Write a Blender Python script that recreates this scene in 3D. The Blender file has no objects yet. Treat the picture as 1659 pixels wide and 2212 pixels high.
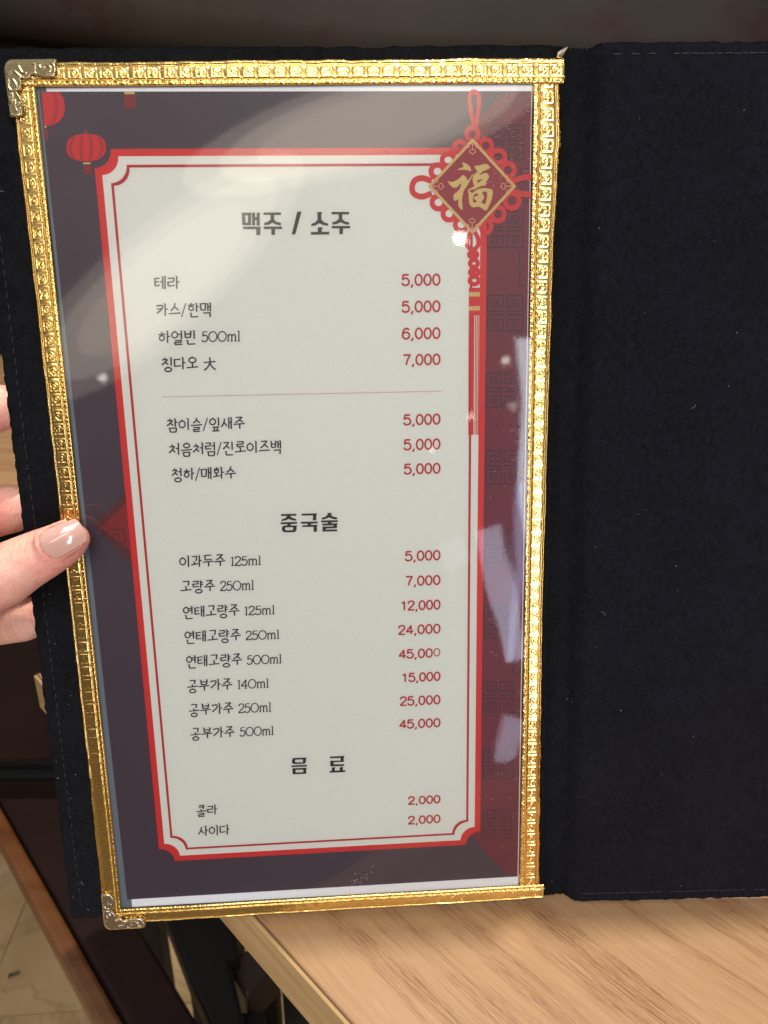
import bpy, math, random
import numpy as np
from mathutils import Vector, Matrix
R = math.radians
random.seed(7); rng = np.random.default_rng(7)
scene = bpy.context.scene
COL = scene.collection

# ------------------------------------------------------------------ camera
EYE = Vector((0.0, 0.0, 1.0525))
cam_d = bpy.data.cameras.new("camera"); cam = bpy.data.objects.new("camera", cam_d); COL.objects.link(cam)
cam.location = EYE; cam.rotation_euler = (R(68), 0, 0)
cam_d.sensor_fit = 'VERTICAL'; cam_d.sensor_height = 36; cam_d.sensor_width = 27
cam_d.lens = 36 * 1661 / 2212
cam_d.clip_start = 0.01; cam_d.clip_end = 60
cam_d.dof.use_dof = True; cam_d.dof.focus_distance = 0.328; cam_d.dof.aperture_fstop = 14
scene.camera = cam

# ------------------------------------------------------------------ room light all round (a dim warm interior)
w = bpy.data.worlds.new("World"); scene.world = w; w.use_nodes = True
nt = w.node_tree; nt.nodes.clear(); N = nt.nodes.new; K = nt.links.new
tc = N('ShaderNodeTexCoord'); sep = N('ShaderNodeSeparateXYZ'); K(tc.outputs['Generated'], sep.inputs[0])
mr = N('ShaderNodeMapRange'); mr.inputs['From Min'].default_value = -1; mr.inputs['From Max'].default_value = 1; K(sep.outputs['Z'], mr.inputs['Value'])
cr = N('ShaderNodeValToRGB'); K(mr.outputs[0], cr.inputs[0])
cr.color_ramp.elements[0].position = 0.0; cr.color_ramp.elements[0].color = (0.09, 0.07, 0.055, 1)
cr.color_ramp.elements[1].position = 1.0; cr.color_ramp.elements[1].color = (0.95, 0.90, 0.84, 1)
for p, c in ((0.30, (0.12, 0.095, 0.075)), (0.45, (0.22, 0.19, 0.18)), (0.56, (0.42, 0.38, 0.34)), (0.66, (0.75, 0.70, 0.64)), (0.8, (1.0, 0.95, 0.89))):
    e = cr.color_ramp.elements.new(p); e.color = (*c, 1)
no = N('ShaderNodeTexNoise'); no.inputs['Scale'].default_value = 3.2; no.inputs['Detail'].default_value = 3; K(tc.outputs['Generated'], no.inputs['Vector'])
mr2 = N('ShaderNodeMapRange'); mr2.inputs['From Min'].default_value = 0.42; mr2.inputs['From Max'].default_value = 0.58
mr2.inputs['To Min'].default_value = 0.45; mr2.inputs['To Max'].default_value = 1.4; K(no.outputs['Fac'], mr2.inputs['Value'])
mx = N('ShaderNodeVectorMath'); mx.operation = 'SCALE'; K(cr.outputs[0], mx.inputs[0]); K(mr2.outputs[0], mx.inputs['Scale'])
bg = N('ShaderNodeBackground'); K(mx.outputs[0], bg.inputs[0]); bg.inputs[1].default_value = 0.62
wo = N('ShaderNodeOutputWorld'); K(bg.outputs[0], wo.inputs[0])

scene.view_settings.view_transform = 'Standard'; scene.view_settings.look = 'None'
scene.view_settings.exposure = 0.0; scene.view_settings.gamma = 1.0

# ------------------------------------------------------------------ lamps
def aim(o, target): o.rotation_euler = (Vector(target) - o.location).to_track_quat('-Z', 'Y').to_euler()
def point_lamp(name, loc, power, radius, color=(1, .9, .78)):
    d = bpy.data.lights.new(name, 'POINT'); d.energy = power; d.shadow_soft_size = radius; d.color = color
    o = bpy.data.objects.new(name, d); o.location = loc; COL.objects.link(o); return o
def area_lamp(name, loc, target, sx, sy, rad, color):
    d = bpy.data.lights.new(name, 'AREA'); d.shape = 'RECTANGLE'; d.size = sx; d.size_y = sy
    d.energy = rad * math.pi * sx * sy; d.color = color
    o = bpy.data.objects.new(name, d); o.location = loc; COL.objects.link(o); aim(o, target); return o
CEN = Vector((-.03, .3, .92))
point_lamp('table_downlight', (0.12, 0.598, 2.35), 92, 0.03, (1, .87, .70))
for (x, y, z), (dx, dy, dz), L, rr in (
        ((.028, .319, -.013), (.19, -.937, .293), 60, .036), ((-.112, .302, -.065), (-.24, -.962, .128), 26, .022),
        ((.036, .307, -.083), (.216, -.973, .077), 22, .020), ((.02, .304, -.095), (.167, -.985, .039), 20, .016),
        ((.05, .312, -.062), (.257, -.956, .139), 26, .020), ((.053, .309, -.079), (.267, -.96, .086), 14, .016)):
    point_lamp('ceiling_downlight', EYE + Vector((x, y, z)) + Vector((dx, dy, dz)) * 4.2, L * .7 * math.pi * 4 * math.pi * rr * rr, rr, (1, .93, .82))
def panel_lamp(d, dist, sx, sy, rad, color, roll):
    P0 = EYE + Vector((-.03, .315, 0)); o = area_lamp('reflection_and_fill_lamp', P0 + Vector(d).normalized() * dist, P0, sx, sy, rad, color)
    o.rotation_euler = (o.rotation_euler.to_matrix() @ Matrix.Rotation(R(roll), 3, 'Z')).to_euler(); return o
for k_, (kk, L_) in enumerate(((1.25, 1.6), (1.0, 1.9), (.75, 1.2))):  # nested ellipse lamps added and shaped to reflect as soft warm bands in the film
    panel_lamp((-.175, -.95, .235), 4.0 - k_ * .02, 1.5 * kk, .42 * kk, L_, (1, .87, .70), 42).data.shape = 'ELLIPSE'
    panel_lamp((.085, -.905, .415), 4.1 - k_ * .02, 1.6 * kk, .36 * kk, L_ * 1.3, (1, .87, .70), 14).data.shape = 'ELLIPSE'
area_lamp('reflection_and_fill_lamp', EYE + Vector((0.15, -1.70, 1.95)), CEN, 1.3, 1.0, 10.8, (1, .955, .90))  # unseen fill lamp, added to brighten the menu face, clear of the film's reflections
def window(d, dist, sx, sy, rad, color, roll):
    o = area_lamp('window_light', EYE + Vector((.053, .295, -.15)) + Vector(d).normalized() * dist, EYE + Vector((.053, .295, -.15)), sx, sy, rad, color)
    o.rotation_euler = (o.rotation_euler.to_matrix() @ Matrix.Rotation(R(roll), 3, 'Z')).to_euler(); return o
window((.252, -.955, -.150), 2.4, .085, .46, 8.0, (.72, .78, 1), 10)
window((.273, -.955, -.120), 2.4, .030, .62, 6.5, (.50, .62, 1), -5)
window((.236, -.897, -.360), 2.4, .060, .20, 6.0, (.74, .78, 1), -12)
window((.185, -.955, -.090), 2.4, .10, .10, 1.6, (.75, .82, 1), 25)
window((.340, -.93, -.140), 2.4, .27, 1.75, 13.5, (.80, .90, 1), 3)

# ------------------------------------------------------------------ object helpers
def tag(o, label=None, cat=None, kind=None, group=None):
    if label: o['label'] = label
    if cat: o['category'] = cat
    if kind: o['kind'] = kind
    if group: o['group'] = group
    return o
def empty(name, M=None):
    o = bpy.data.objects.new(name, None); COL.objects.link(o); o.empty_display_size = .05
    if M is not None: o.matrix_world = M
    return o
def mobj(name, verts, faces, mat, parent=None, smooth=False):
    me = bpy.data.meshes.new(name)
    v = np.asarray(verts, dtype=np.float32).reshape(-1, 3)
    me.from_pydata(v.tolist(), [], [tuple(int(i) for i in f) for f in faces]) if len(faces) < 60000 and not isinstance(faces, np.ndarray) else None
    if isinstance(faces, np.ndarray):
        n = faces.shape[0]; k = faces.shape[1]
        me.vertices.add(len(v)); me.vertices.foreach_set('co', v.ravel())
        me.loops.add(n * k); me.loops.foreach_set('vertex_index', faces.astype(np.int32).ravel())
        me.polygons.add(n); me.polygons.foreach_set('loop_start', np.arange(0, n * k, k, dtype=np.int32))
        me.update(calc_edges=True); me.validate()
    if smooth: me.polygons.foreach_set('use_smooth', [True] * len(me.polygons))
    if mat: me.materials.append(mat)
    o = bpy.data.objects.new(name, me); COL.objects.link(o)
    if parent is not None: o.parent = parent
    return o
def grid_faces(nu, nv, mask=None):
    i = np.arange(nu - 1)[:, None]; j = np.arange(nv - 1)[None, :]
    a = (i * nv + j); f = np.stack([a, a + nv, a + nv + 1, a + 1], -1)
    if mask is not None:
        m = mask.reshape(nu, nv); q = m[:-1, :-1] & m[1:, :-1] & m[1:, 1:] & m[:-1, 1:]
        f = f[q]
    return f.reshape(-1, 4)
def compact(v, f):
    used = np.unique(f); mp = -np.ones(len(v), int); mp[used] = np.arange(len(used)); return v[used], mp[f]
def box(name, x0, x1, y0, y1, z0, z1, mat, parent=None, bev=0.0, seg=2):
    v = [(x, y, z) for x in (x0, x1) for y in (y0, y1) for z in (z0, z1)]
    f = [(0, 1, 3, 2), (4, 6, 7, 5), (0, 4, 5, 1), (2, 3, 7, 6), (0, 2, 6, 4), (1, 5, 7, 3)]
    o = mobj(name, v, f, mat, parent)
    if bev:
        m = o.modifiers.new('bevel', 'BEVEL'); m.width = bev; m.segments = seg
    return o
def prism(name, pts, z0, z1, mat, parent=None, bev=0.0):
    n = len(pts); v = [(x, y, z0) for x, y in pts] + [(x, y, z1) for x, y in pts]
    f = [tuple(range(n))[::-1], tuple(range(n, 2 * n))] + [(i, (i + 1) % n, n + (i + 1) % n, n + i) for i in range(n)]
    o = mobj(name, v, f, mat, parent)
    if bev:
        m = o.modifiers.new('bevel', 'BEVEL'); m.width = bev; m.segments = 2
    return o
def tube_mesh(paths, sides=6):
    V = []; F = []
    for pts, rad in paths:
        pts = [Vector(p) for p in pts]; n = len(pts); b = len(V)
        for i, p in enumerate(pts):
            t = (pts[min(i + 1, n - 1)] - pts[max(i - 1, 0)]).normalized()
            a = t.cross(Vector((0, 0, 1)))
            if a.length < 1e-4: a = t.cross(Vector((0, 1, 0)))
            a.normalize(); c = t.cross(a); r = rad[i] if hasattr(rad, '__len__') else rad
            for s in range(sides):
                an = 2 * math.pi * s / sides; V.append(p + (a * math.cos(an) + c * math.sin(an)) * r)
        for i in range(n - 1):
            for s in range(sides):
                s2 = (s + 1) % sides; F.append((b + i * sides + s, b + i * sides + s2, b + (i + 1) * sides + s2, b + (i + 1) * sides + s))
        F.append(tuple(b + s for s in range(sides))[::-1]); F.append(tuple(b + (n - 1) * sides + s for s in range(sides)))
    return V, F

# ------------------------------------------------------------------ materials
def srgb(r, g, b):
    f = lambda c: (c / 255 / 12.92) if c / 255 <= .04045 else ((c / 255 + .055) / 1.055) ** 2.4
    return (f(r), f(g), f(b))
class Mat:
    def __init__(s, name, col, rough=.5, metal=0, **kw):
        s.m = bpy.data.materials.new(name); s.m.use_nodes = True; s.nt = s.m.node_tree; s.b = s.nt.nodes['Principled BSDF']
        s.b.inputs['Base Color'].default_value = (*col, 1); s.b.inputs['Roughness'].default_value = rough; s.b.inputs['Metallic'].default_value = metal
        for k, v in kw.items(): s.b.inputs[k.replace('_', ' ')].default_value = v
        s.tc = s.n('ShaderNodeTexCoord')
    def n(s, t, **kw):
        x = s.nt.nodes.new(t)
        for k, v in kw.items(): setattr(x, k, v)
        return x
    def l(s, a, b): s.nt.links.new(a, b)
    def noise(s, scale, detail=4, rough=.55, stretch=None, dist=0, off=(0, 0, 0)):
        t = s.n('ShaderNodeTexNoise'); t.inputs['Scale'].default_value = scale; t.inputs['Detail'].default_value = detail
        t.inputs['Roughness'].default_value = rough; t.inputs['Distortion'].default_value = dist
        mp = s.n('ShaderNodeMapping'); s.l(s.tc.outputs['Object'], mp.inputs[0]); s.l(mp.outputs[0], t.inputs['Vector'])
        mp.inputs['Location'].default_value = off
        if stretch: mp.inputs['Scale'].default_value = stretch
        return t.outputs['Fac']
    def ramp(s, fac, stops, interp='LINEAR'):
        r = s.n('ShaderNodeValToRGB'); s.l(fac, r.inputs[0]); r.color_ramp.interpolation = interp
        es = r.color_ramp.elements
        while len(es) > 1: es.remove(es[-1])
        es[0].position = stops[0][0]; es[0].color = (*stops[0][1], 1)
        for p, c in stops[1:]:
            e = es.new(p); e.color = (*c, 1)
        return r.outputs[0]
    def mix(s, fac, a, b, mode='MIX'):
        m = s.n('ShaderNodeMix'); m.data_type = 'RGBA'; m.blend_type = mode
        for sock, v in ((m.inputs['Factor'], fac), (m.inputs['A'], a), (m.inputs['B'], b)) if False else ((m.inputs[0], fac), (m.inputs[6], a), (m.inputs[7], b)):
            if isinstance(v, (int, float)): sock.default_value = v
            elif isinstance(v, tuple): sock.default_value = (*v, 1)
            else: s.l(v, sock)
        return m.outputs[2]
    def math(s, op, a, b=None, c=None):
        m = s.n('ShaderNodeMath', operation=op)
        for i, v in enumerate((a, b, c)):
            if v is None: continue
            if isinstance(v, (int, float)): m.inputs[i].default_value = v
            else: s.l(v, m.inputs[i])
        return m.outputs[0]
    def color(s, c): s.l(c, s.b.inputs['Base Color'])
    def rough(s, c): s.l(c, s.b.inputs['Roughness'])
    def bump(s, h, strength=.3, dist=.001):
        b = s.n('ShaderNodeBump'); b.inputs['Strength'].default_value = strength; b.inputs['Distance'].default_value = dist
        s.l(h, b.inputs['Height']); s.l(b.outputs[0], s.b.inputs['Normal'])

def flat_print(name, c, rough=.55, var=.05):
    m = Mat(name, c, rough); f = m.noise(900, 2)
    m.color(m.ramp(f, [(.3, tuple(x * (1 - var) for x in c)), (.7, tuple(min(1, x * (1 + var)) for x in c))])); return m.m
M_PAPER = flat_print('white_card_stock', (.80, .80, .84))
M_PANEL = flat_print('cream_print', (.625, .63, .585), var=.02)
M_PURPLE = flat_print('plum_print', (.047, .027, .044))
M_RED = flat_print('red_print', (.55, .018, .020))
M_DRED = flat_print('crimson_print', (.135, .008, .022))
M_FRET = flat_print('fret_print', (.042, .009, .022))
M_DIAB = flat_print('dark_maroon_print', (.060, .008, .012))
M_LANT = flat_print('lantern_red_print', (.50, .014, .020))
M_LANT2 = flat_print('lantern_rib_print', (.36, .010, .016))
M_GOLDP = flat_print('gold_ink', (.52, .37, .13))
M_PINKG = flat_print('pink_gold_ink', (.62, .28, .15))
M_KNOT = flat_print('knot_crimson_print', (.24, .010, .022))
M_INK = flat_print('navy_black_ink', (.016, .014, .024))
M_BLACK = flat_print('black_ink', (.012, .011, .012), rough=.4)
M_PRICE = flat_print('red_ink', (.40, .008, .018))
M_SHADOWP = flat_print('white_print_halo', (.78, .78, .76))

m = Mat('blue_grey_backing_board', (.13, .155, .19), .6); m.bump(m.noise(700, 3), .1, .0002); M_BACK = m.m

# film: clear plastic, mirror-like only at its surface
mm = bpy.data.materials.new('clear_plastic_film'); mm.use_nodes = True; t = mm.node_tree; t.nodes.clear()
fr = t.nodes.new('ShaderNodeFresnel'); fr.inputs['IOR'].default_value = 1.45
tr = t.nodes.new('ShaderNodeBsdfTransparent'); tr.inputs[0].default_value = (.985, .985, .975, 1)
gl = t.nodes.new('ShaderNodeBsdfGlossy'); gl.inputs['Roughness'].default_value = .035
mxs = t.nodes.new('ShaderNodeMixShader'); out = t.nodes.new('ShaderNodeOutputMaterial')
tcn = t.nodes.new('ShaderNodeTexCoord')
n1 = t.nodes.new('ShaderNodeTexNoise'); n1.inputs['Scale'].default_value = 45; n1.inputs['Detail'].default_value = 3; t.links.new(tcn.outputs['Object'], n1.inputs['Vector'])
bp = t.nodes.new('ShaderNodeBump'); bp.inputs['Strength'].default_value = .012; bp.inputs['Distance'].default_value = .0006; t.links.new(n1.outputs['Fac'], bp.inputs['Height'])
t.links.new(bp.outputs[0], gl.inputs['Normal'])
ml = t.nodes.new('ShaderNodeMath'); ml.operation = 'MULTIPLY'; ml.inputs[1].default_value = 1.1; t.links.new(fr.outputs[0], ml.inputs[0])
t.links.new(ml.outputs[0], mxs.inputs[0]); t.links.new(tr.outputs[0], mxs.inputs[1]); t.links.new(gl.outputs[0], mxs.inputs[2]); t.links.new(mxs.outputs[0], out.inputs[0])
M_FILM = mm

m = Mat('gold_foil_trim', (.93, .60, .13), .17, 1.0)
f = m.noise(350, 4); m.rough(m.math('MULTIPLY_ADD', f, .10, .05)); m.bump(m.noise(1400, 3), .04, .0002)
m.color(m.mix(m.noise(25, 2), (.84, .585, .225), (.76, .49, .15))); M_GOLD = m.m
m = Mat('brass_corner_metal', (.40, .33, .19), .15, 1.0); m.rough(m.math('MULTIPLY_ADD', m.noise(500, 3), .08, .09)); M_BRASS = m.m
m = Mat('nickel_corner_metal', (.62, .54, .43), .15, 1.0); m.rough(m.math('MULTIPLY_ADD', m.noise(500, 3), .08, .10)); M_NICK = m.m
M_THREAD = Mat('gold_thread', (.85, .56, .08), .45).m
M_SILV = Mat('silver_thread', (.62, .58, .52), .3, .8).m

def felt(name, dark, light):
    m = Mat(name, dark, .95); m.b.inputs['Specular IOR Level'].default_value = .15
    m.b.inputs['Sheen Weight'].default_value = .06; m.b.inputs['Sheen Roughness'].default_value = .5
    m.b.inputs['Sheen Tint'].default_value = (.5, .55, .8, 1)
    a = m.noise(1500, 3, .7, dist=.6); b_ = m.noise(260, 5, .75, stretch=(1.6, 1, 1)); c = m.noise(30, 3)
    s_ = m.math('MULTIPLY_ADD', a, .55, m.math('MULTIPLY', b_, .45))
    k = m.math('ADD', s_, m.math('MULTIPLY_ADD', c, .12, -.06))
    m.color(m.ramp(k, [(.41, dark), (.60, light)])); m.bump(s_, .9, .0009); return m.m
M_FELT = felt('black_navy_felt', (.0015, .0016, .0032), (.0090, .0095, .0175))
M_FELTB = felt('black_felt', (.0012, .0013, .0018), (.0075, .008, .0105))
m = Mat('felt_stitch_thread', (.05, .052, .07), .9); M_STITCH = m.m
M_LINT = Mat('lint', (.42, .42, .40), .9).m
M_FIB = Mat('felt_fibre', (.012, .013, .020), .9).m

# wood laminate: grain runs along the object's X
m = Mat('oak_laminate', (.6, .38, .18), .38)
dist = m.noise(7, 2, .45, stretch=(.5, 1.6, 1))
tx = m.n('ShaderNodeSeparateXYZ'); m.l(m.tc.outputs['Object'], tx.inputs[0])
yy = m.math('MULTIPLY_ADD', dist, .035, tx.outputs['Y'])
cb = m.n('ShaderNodeCombineXYZ'); m.l(m.math('MULTIPLY', tx.outputs['X'], 1.0), cb.inputs[0]); m.l(yy, cb.inputs[1])
def wn(scale, sx, detail, rough):
    mp = m.n('ShaderNodeMapping'); mp.inputs['Scale'].default_value = (sx, 1, 1); m.l(cb.outputs[0], mp.inputs[0])
    t_ = m.n('ShaderNodeTexNoise'); t_.inputs['Scale'].default_value = scale; t_.inputs['Detail'].default_value = detail; t_.inputs['Roughness'].default_value = rough
    m.l(mp.outputs[0], t_.inputs['Vector']); return t_.outputs['Fac']
big = wn(48, .06, 4, .6); mid = wn(150, .05, 3, .6); soft = wn(420, .03, 3, .6); pore = wn(1900, .034, 3, .7); pore2 = wn(1800, .025, 2, .6)
mask = m.ramp(m.math('MULTIPLY_ADD', mid, .35, m.math('MULTIPLY', big, .70)), [(.50, (0, 0, 0)), (.60, (1, 1, 1))])
tone = m.mix(mid, (.355, .210, .105), (.440, .278, .152))
tone = m.mix(m.math('MULTIPLY', m.ramp(soft, [(.40, (1, 1, 1)), (.55, (0, 0, 0))]), .28), tone, (.30, .16, .075))
c1 = m.mix(m.math('MULTIPLY', mask, .36), tone, (.29, .14, .066))
pr = m.math('MULTIPLY', m.ramp(pore, [(.495, (0, 0, 0)), (.53, (1, 1, 1))]), m.math('MULTIPLY_ADD', mask, .66, .08))
c2 = m.mix(pr, c1, (.155, .062, .028))
m.color(m.mix(m.math('MULTIPLY', m.ramp(pore2, [(.35, (1, 1, 1)), (.45, (0, 0, 0))]), .20), c2, (.60, .43, .26)))
m.bump(m.math('ADD', pore, soft), .10, .0003); m.b.inputs['Roughness'].default_value = .42; M_WOOD = m.m
m = Mat('oak_edge_band', (.50, .32, .15), .45)
f = m.noise(180, 4, .6, stretch=(.04, 1, 1)); m.color(m.ramp(f, [(.3, (.36, .23, .10)), (.7, (.56, .38, .19))])); M_EDGE = m.m
M_EDGE2 = Mat('dark_edge_joint', (.16, .09, .04), .6).m

m = Mat('beige_floor_stone', (.4, .3, .2), .5)
a = m.noise(6, 6, .6); b2 = m.noise(2.2, 4, .6, dist=2.2); vein = m.ramp(b2, [(.47, (0, 0, 0)), (.5, (1, 1, 1)), (.53, (0, 0, 0))])
base = m.ramp(a, [(.25, (.36, .24, .115)), (.5, (.47, .325, .165)), (.75, (.55, .40, .225))])
m.color(m.mix(m.math('MULTIPLY', vein, .35), base, (.17, .12, .07))); M_FLOOR = m.m
M_GROUT = Mat('floor_grout', (.14, .11, .075), .9).m
m = Mat('dark_mahogany', (.011, .0045, .004), .6); m.b.inputs['Specular IOR Level'].default_value = .2; m.color(m.ramp(m.noise(20, 4), [(.3, (.010, .004, .0035)), (.7, (.016, .0065, .0055))])); M_MAHO = m.m
m = Mat('brown_stained_wood', (.17, .065, .02), .4)
m.color(m.ramp(m.noise(40, 4, stretch=(.1, 1, 1)), [(.3, (.085, .030, .010)), (.7, (.16, .062, .020))])); M_BRWOOD = m.m
m = Mat('black_lacquer', (.006, .006, .0065), .6); m.b.inputs['Specular IOR Level'].default_value = .2; m.color(m.ramp(m.noise(12, 3), [(.3, (.004, .004, .0045)), (.7, (.009, .008, .009))])); M_BLK = m.m
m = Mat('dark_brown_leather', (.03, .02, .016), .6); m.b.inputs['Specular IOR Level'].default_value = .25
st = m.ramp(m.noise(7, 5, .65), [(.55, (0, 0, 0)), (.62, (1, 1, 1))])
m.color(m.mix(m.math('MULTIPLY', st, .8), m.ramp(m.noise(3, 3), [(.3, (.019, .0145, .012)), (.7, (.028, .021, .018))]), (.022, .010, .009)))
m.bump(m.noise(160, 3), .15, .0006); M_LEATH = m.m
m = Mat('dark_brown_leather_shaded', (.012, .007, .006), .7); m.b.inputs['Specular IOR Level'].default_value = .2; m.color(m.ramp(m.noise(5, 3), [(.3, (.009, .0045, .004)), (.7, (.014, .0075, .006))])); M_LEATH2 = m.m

m = Mat('skin', (.70, .38, .30), .42)
m.b.inputs['Subsurface Weight'].default_value = .25; m.b.inputs['Subsurface Radius'].default_value = (.008, .003, .0015); m.b.inputs['Subsurface Scale'].default_value = .6
m.color(m.mix(m.ramp(m.noise(38, 3, off=(3, 1, 2)), [(.45, (0, 0, 0)), (.65, (1, 1, 1))]), m.ramp(m.noise(160, 5, .7), [(.3, (.72, .37, .29)), (.7, (.80, .47, .38))]), (.74, .30, .25)))
m.bump(m.math('ADD', m.noise(900, 3), m.math('MULTIPLY', m.noise(220, 3, stretch=(2.2, .7, 1)), 2.4)), .65, .0005); M_SKIN = m.m
m = Mat('nude_nail_polish', (.62, .36, .31), .14); m.b.inputs['Coat Weight'].default_value = 1; m.b.inputs['Coat Roughness'].default_value = .03
m.color(m.ramp(m.noise(60, 2), [(.3, (.62, .345, .30)), (.7, (.67, .40, .345))])); M_NAIL = m.m
m = Mat('dry_leaf', (.10, .11, .03), .8); m.color(m.ramp(m.noise(150, 3), [(.4, (.07, .035, .015)), (.6, (.11, .11, .04))])); M_LEAF = m.m

# ------------------------------------------------------------------ the menu's plane (x right, y up, z towards the reader)
EX = Vector((0.9983719262193779, 0.05566701012936004, 0.012437078445783258)); EY = Vector((-0.021710508745957015, 0.16922841841911906, 0.9853377066820035))
EZ = EX.cross(EY).normalized(); ORG = EYE + Vector((-0.03136887900133522, 0.2954239684404517, -0.13045387372732578))
MENU = Matrix(((EX.x, EY.x, EZ.x, ORG.x), (EX.y, EY.y, EZ.y, ORG.y), (EX.z, EY.z, EZ.z, ORG.z), (0, 0, 0, 1)))
a22 = R(22)
def ray(x, y):
    u = (x - 829.5) / 1661; v = -(y - 1106) / 1661
    return Vector((u, math.cos(a22) + v * math.sin(a22), -math.sin(a22) + v * math.cos(a22)))
def pg(x, y, z=0.0):
    """measured sheet position -> metres on the menu plane (at height z over it)"""
    d = ray(x, y); o = ORG + EZ * z - EYE; s = o.dot(EZ) / d.dot(EZ); P = d * s - (ORG - EYE)
    return Vector((P.dot(EX), P.dot(EY), z))
def pl(x, y, h):
    """point at height h above the floor"""
    d = ray(x, y); s = (h - EYE.z) / d.z; return EYE + d * s
MM = .001
holder = empty('menu_holder', MENU)
tag(holder, 'open black felt menu holder with embossed gold foil trim round the left page', 'menu holder')
sheet = empty('menu_sheet', MENU)
tag(sheet, 'printed drinks price list with red framed cream panel, inside the gold trimmed holder', 'menu card')

# ---------------- felt covers
def felt_sheet(name, xs, ys, zf, edge, mat, thick=.0032, parent=holder, back=True):
    """grid of felt with slightly ragged outline; xs, ys are 1-D arrays"""
    nx, ny = len(xs), len(ys); X, Y = np.meshgrid(xs, ys, indexing='ij'); X = X.copy(); Y = Y.copy()
    dx, dy = edge(X, Y); X += dx; Y += dy
    Z = zf(X, Y); top = np.stack([X, Y, Z], -1).reshape(-1, 3); bot = top.copy(); bot[:, 2] -= thick
    f = grid_faces(nx, ny); fb = f[:, ::-1] + len(top)
    def strip(idx): idx = np.asarray(idx); return np.stack([idx[:-1], idx[1:], idx[1:] + len(top), idx[:-1] + len(top)], -1)
    I = np.arange(nx * ny).reshape(nx, ny)
    fs = np.concatenate([f, fb, strip(I[:, 0]), strip(I[:, -1])[:, ::-1], strip(I[0, :])[:, ::-1], strip(I[-1, :])])
    return mobj(name, np.concatenate([top, bot]), fs, mat, parent, smooth=True)
def rag(n, amp, seed):
    r = np.random.default_rng(seed).normal(size=n); k = np.ones(3) / 3; return np.convolve(r, k, 'same') * amp
def ragged_edge(seed, amp=.00032):
    def fn(X, Y):
        nx, ny = X.shape; dx = np.zeros_like(X); dy = np.zeros_like(Y)
        wL = rag(ny, amp, seed); wR = rag(ny, amp, seed + 1); wB = rag(nx, amp, seed + 2); wT = rag(nx, amp, seed + 3)
        dx[0, :] = wL; dx[-1, :] = wR; dy[:, 0] = wB; dy[:, -1] = wT; return dx, dy
    return fn
# left cover: from its free edge to under the spine
xs = np.linspace(-.1178, .103, 160); ys = np.linspace(-.1795, .1868, 500)
zl = lambda X, Y: -.0022 + .0004 * np.sin(X * 60) * np.sin(Y * 23)
felt_sheet('left_cover', xs, ys, zl, ragged_edge(3), M_FELTB)
# right cover with the fold of the spine
def zr(X, Y):
    s = (X - .1005) * 1000; s = s - (1 - (Y + .184) / .37) * 1.0
    board = 1 / (1 + np.exp(-(s - 15.5) / 1.0)); hump = np.exp(-((s - 6) / 5.0) ** 2)
    return (-.0066 + .0010 * hump + .0060 * board + np.clip(s - 15, 0, 200) * .001 * (.01 + .035 * np.clip(.5 - Y / .37, 0, 1)))
ys = np.linspace(-.1843, .1872, 520)
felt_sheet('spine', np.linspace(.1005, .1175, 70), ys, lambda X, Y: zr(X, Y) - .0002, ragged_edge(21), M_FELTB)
def board_edge(X, Y):
    dx, dy = ragged_edge(11)(X, Y); dx += (1 - (Y + .184) / .37) * .001; return dx, dy
felt_sheet('right_cover', np.concatenate([np.linspace(.1148, .125, 50), np.linspace(.1255, .285, 140)]), ys, zr, board_edge, M_FELT)
def zsurf(x, y): return float(zr(np.array(x), np.array(y)))
# stitching, lint and fibres
P = []
y0, y1 = -.1800, .1832
for yb in (y0, y1):
    x = .122
    while x < .28:
        L = random.uniform(.0022, .0032); yy_ = yb + random.uniform(-1, 1) * .0001
        if random.random() < .88:
            P.append(([(x, yy_, zsurf(x, yy_) + .00012), (x + L / 2, yy_, zsurf(x, yy_) + .00028), (x + L, yy_, zsurf(x + L, yy_) + .00012)], .00011))
        x += L + random.uniform(.0004, .0009)
y = -.170
while y < .150:
    xx = -.1128 + random.uniform(-1, 1) * .0001; P.append(([(xx, y, -.0020), (xx, y + .0022, -.0020)], .00010)); y += .0042
v, f = tube_mesh(P, 4); tag(mobj('stitching', v, f, M_STITCH, holder), kind='stuff')
P = []; F2 = []
for i in range(50):
    if i < 34: x = random.uniform(.106, .235); y = random.uniform(-.178, .18); z = zsurf(x, y) + .0003
    else: x = random.uniform(-.116, -.105); y = random.uniform(-.175, .05); z = -.0018
    a = random.uniform(0, 6.28); L = random.uniform(.0001, .0005); P.append(([(x, y, z), (x + L * math.cos(a), y + L * math.sin(a), z)], random.uniform(.00006, .00014)))
for i in range(8):
    x = random.uniform(.11, .23) if i < 6 else -.111; y = random.uniform(-.17, .16); z = (zsurf(x, y) if i < 6 else -.002) + .0005; a = random.uniform(0, 6.28)
    P.append(([(x + .0006 * j * math.cos(a + j * .25), y + .0006 * j * math.sin(a + j * .25), z) for j in range(5)], .00004))
v, f = tube_mesh(P, 5); tag(mobj('lint', v, f, M_LINT, holder), kind='stuff')
P = []
def fib(x, y, z, n, sp):
    for _ in range(n):
        a = random.uniform(0, 6.28); L = random.uniform(.0004, .0013); b_ = random.uniform(-1, 1)
        P.append(([(x, y, z), (x + L * .5 * math.cos(a), y + L * .5 * math.sin(a), z + random.uniform(0, .0004)), (x + L * math.cos(a + b_), y + L * math.sin(a + b_), z)], .00005))
for i in range(800):
    x = random.uniform(.103, .24); fib(x, -.1843, zsurf(x, -.184) - random.uniform(0, .002), 1, 0); fib(x, .1872, zsurf(x, .184) - random.uniform(0, .002), 1, 0)
for i in range(900):
    y = random.uniform(-.1795, .12); fib(-.1178, y, -.0022 - random.uniform(0, .003), 1, 0)
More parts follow.
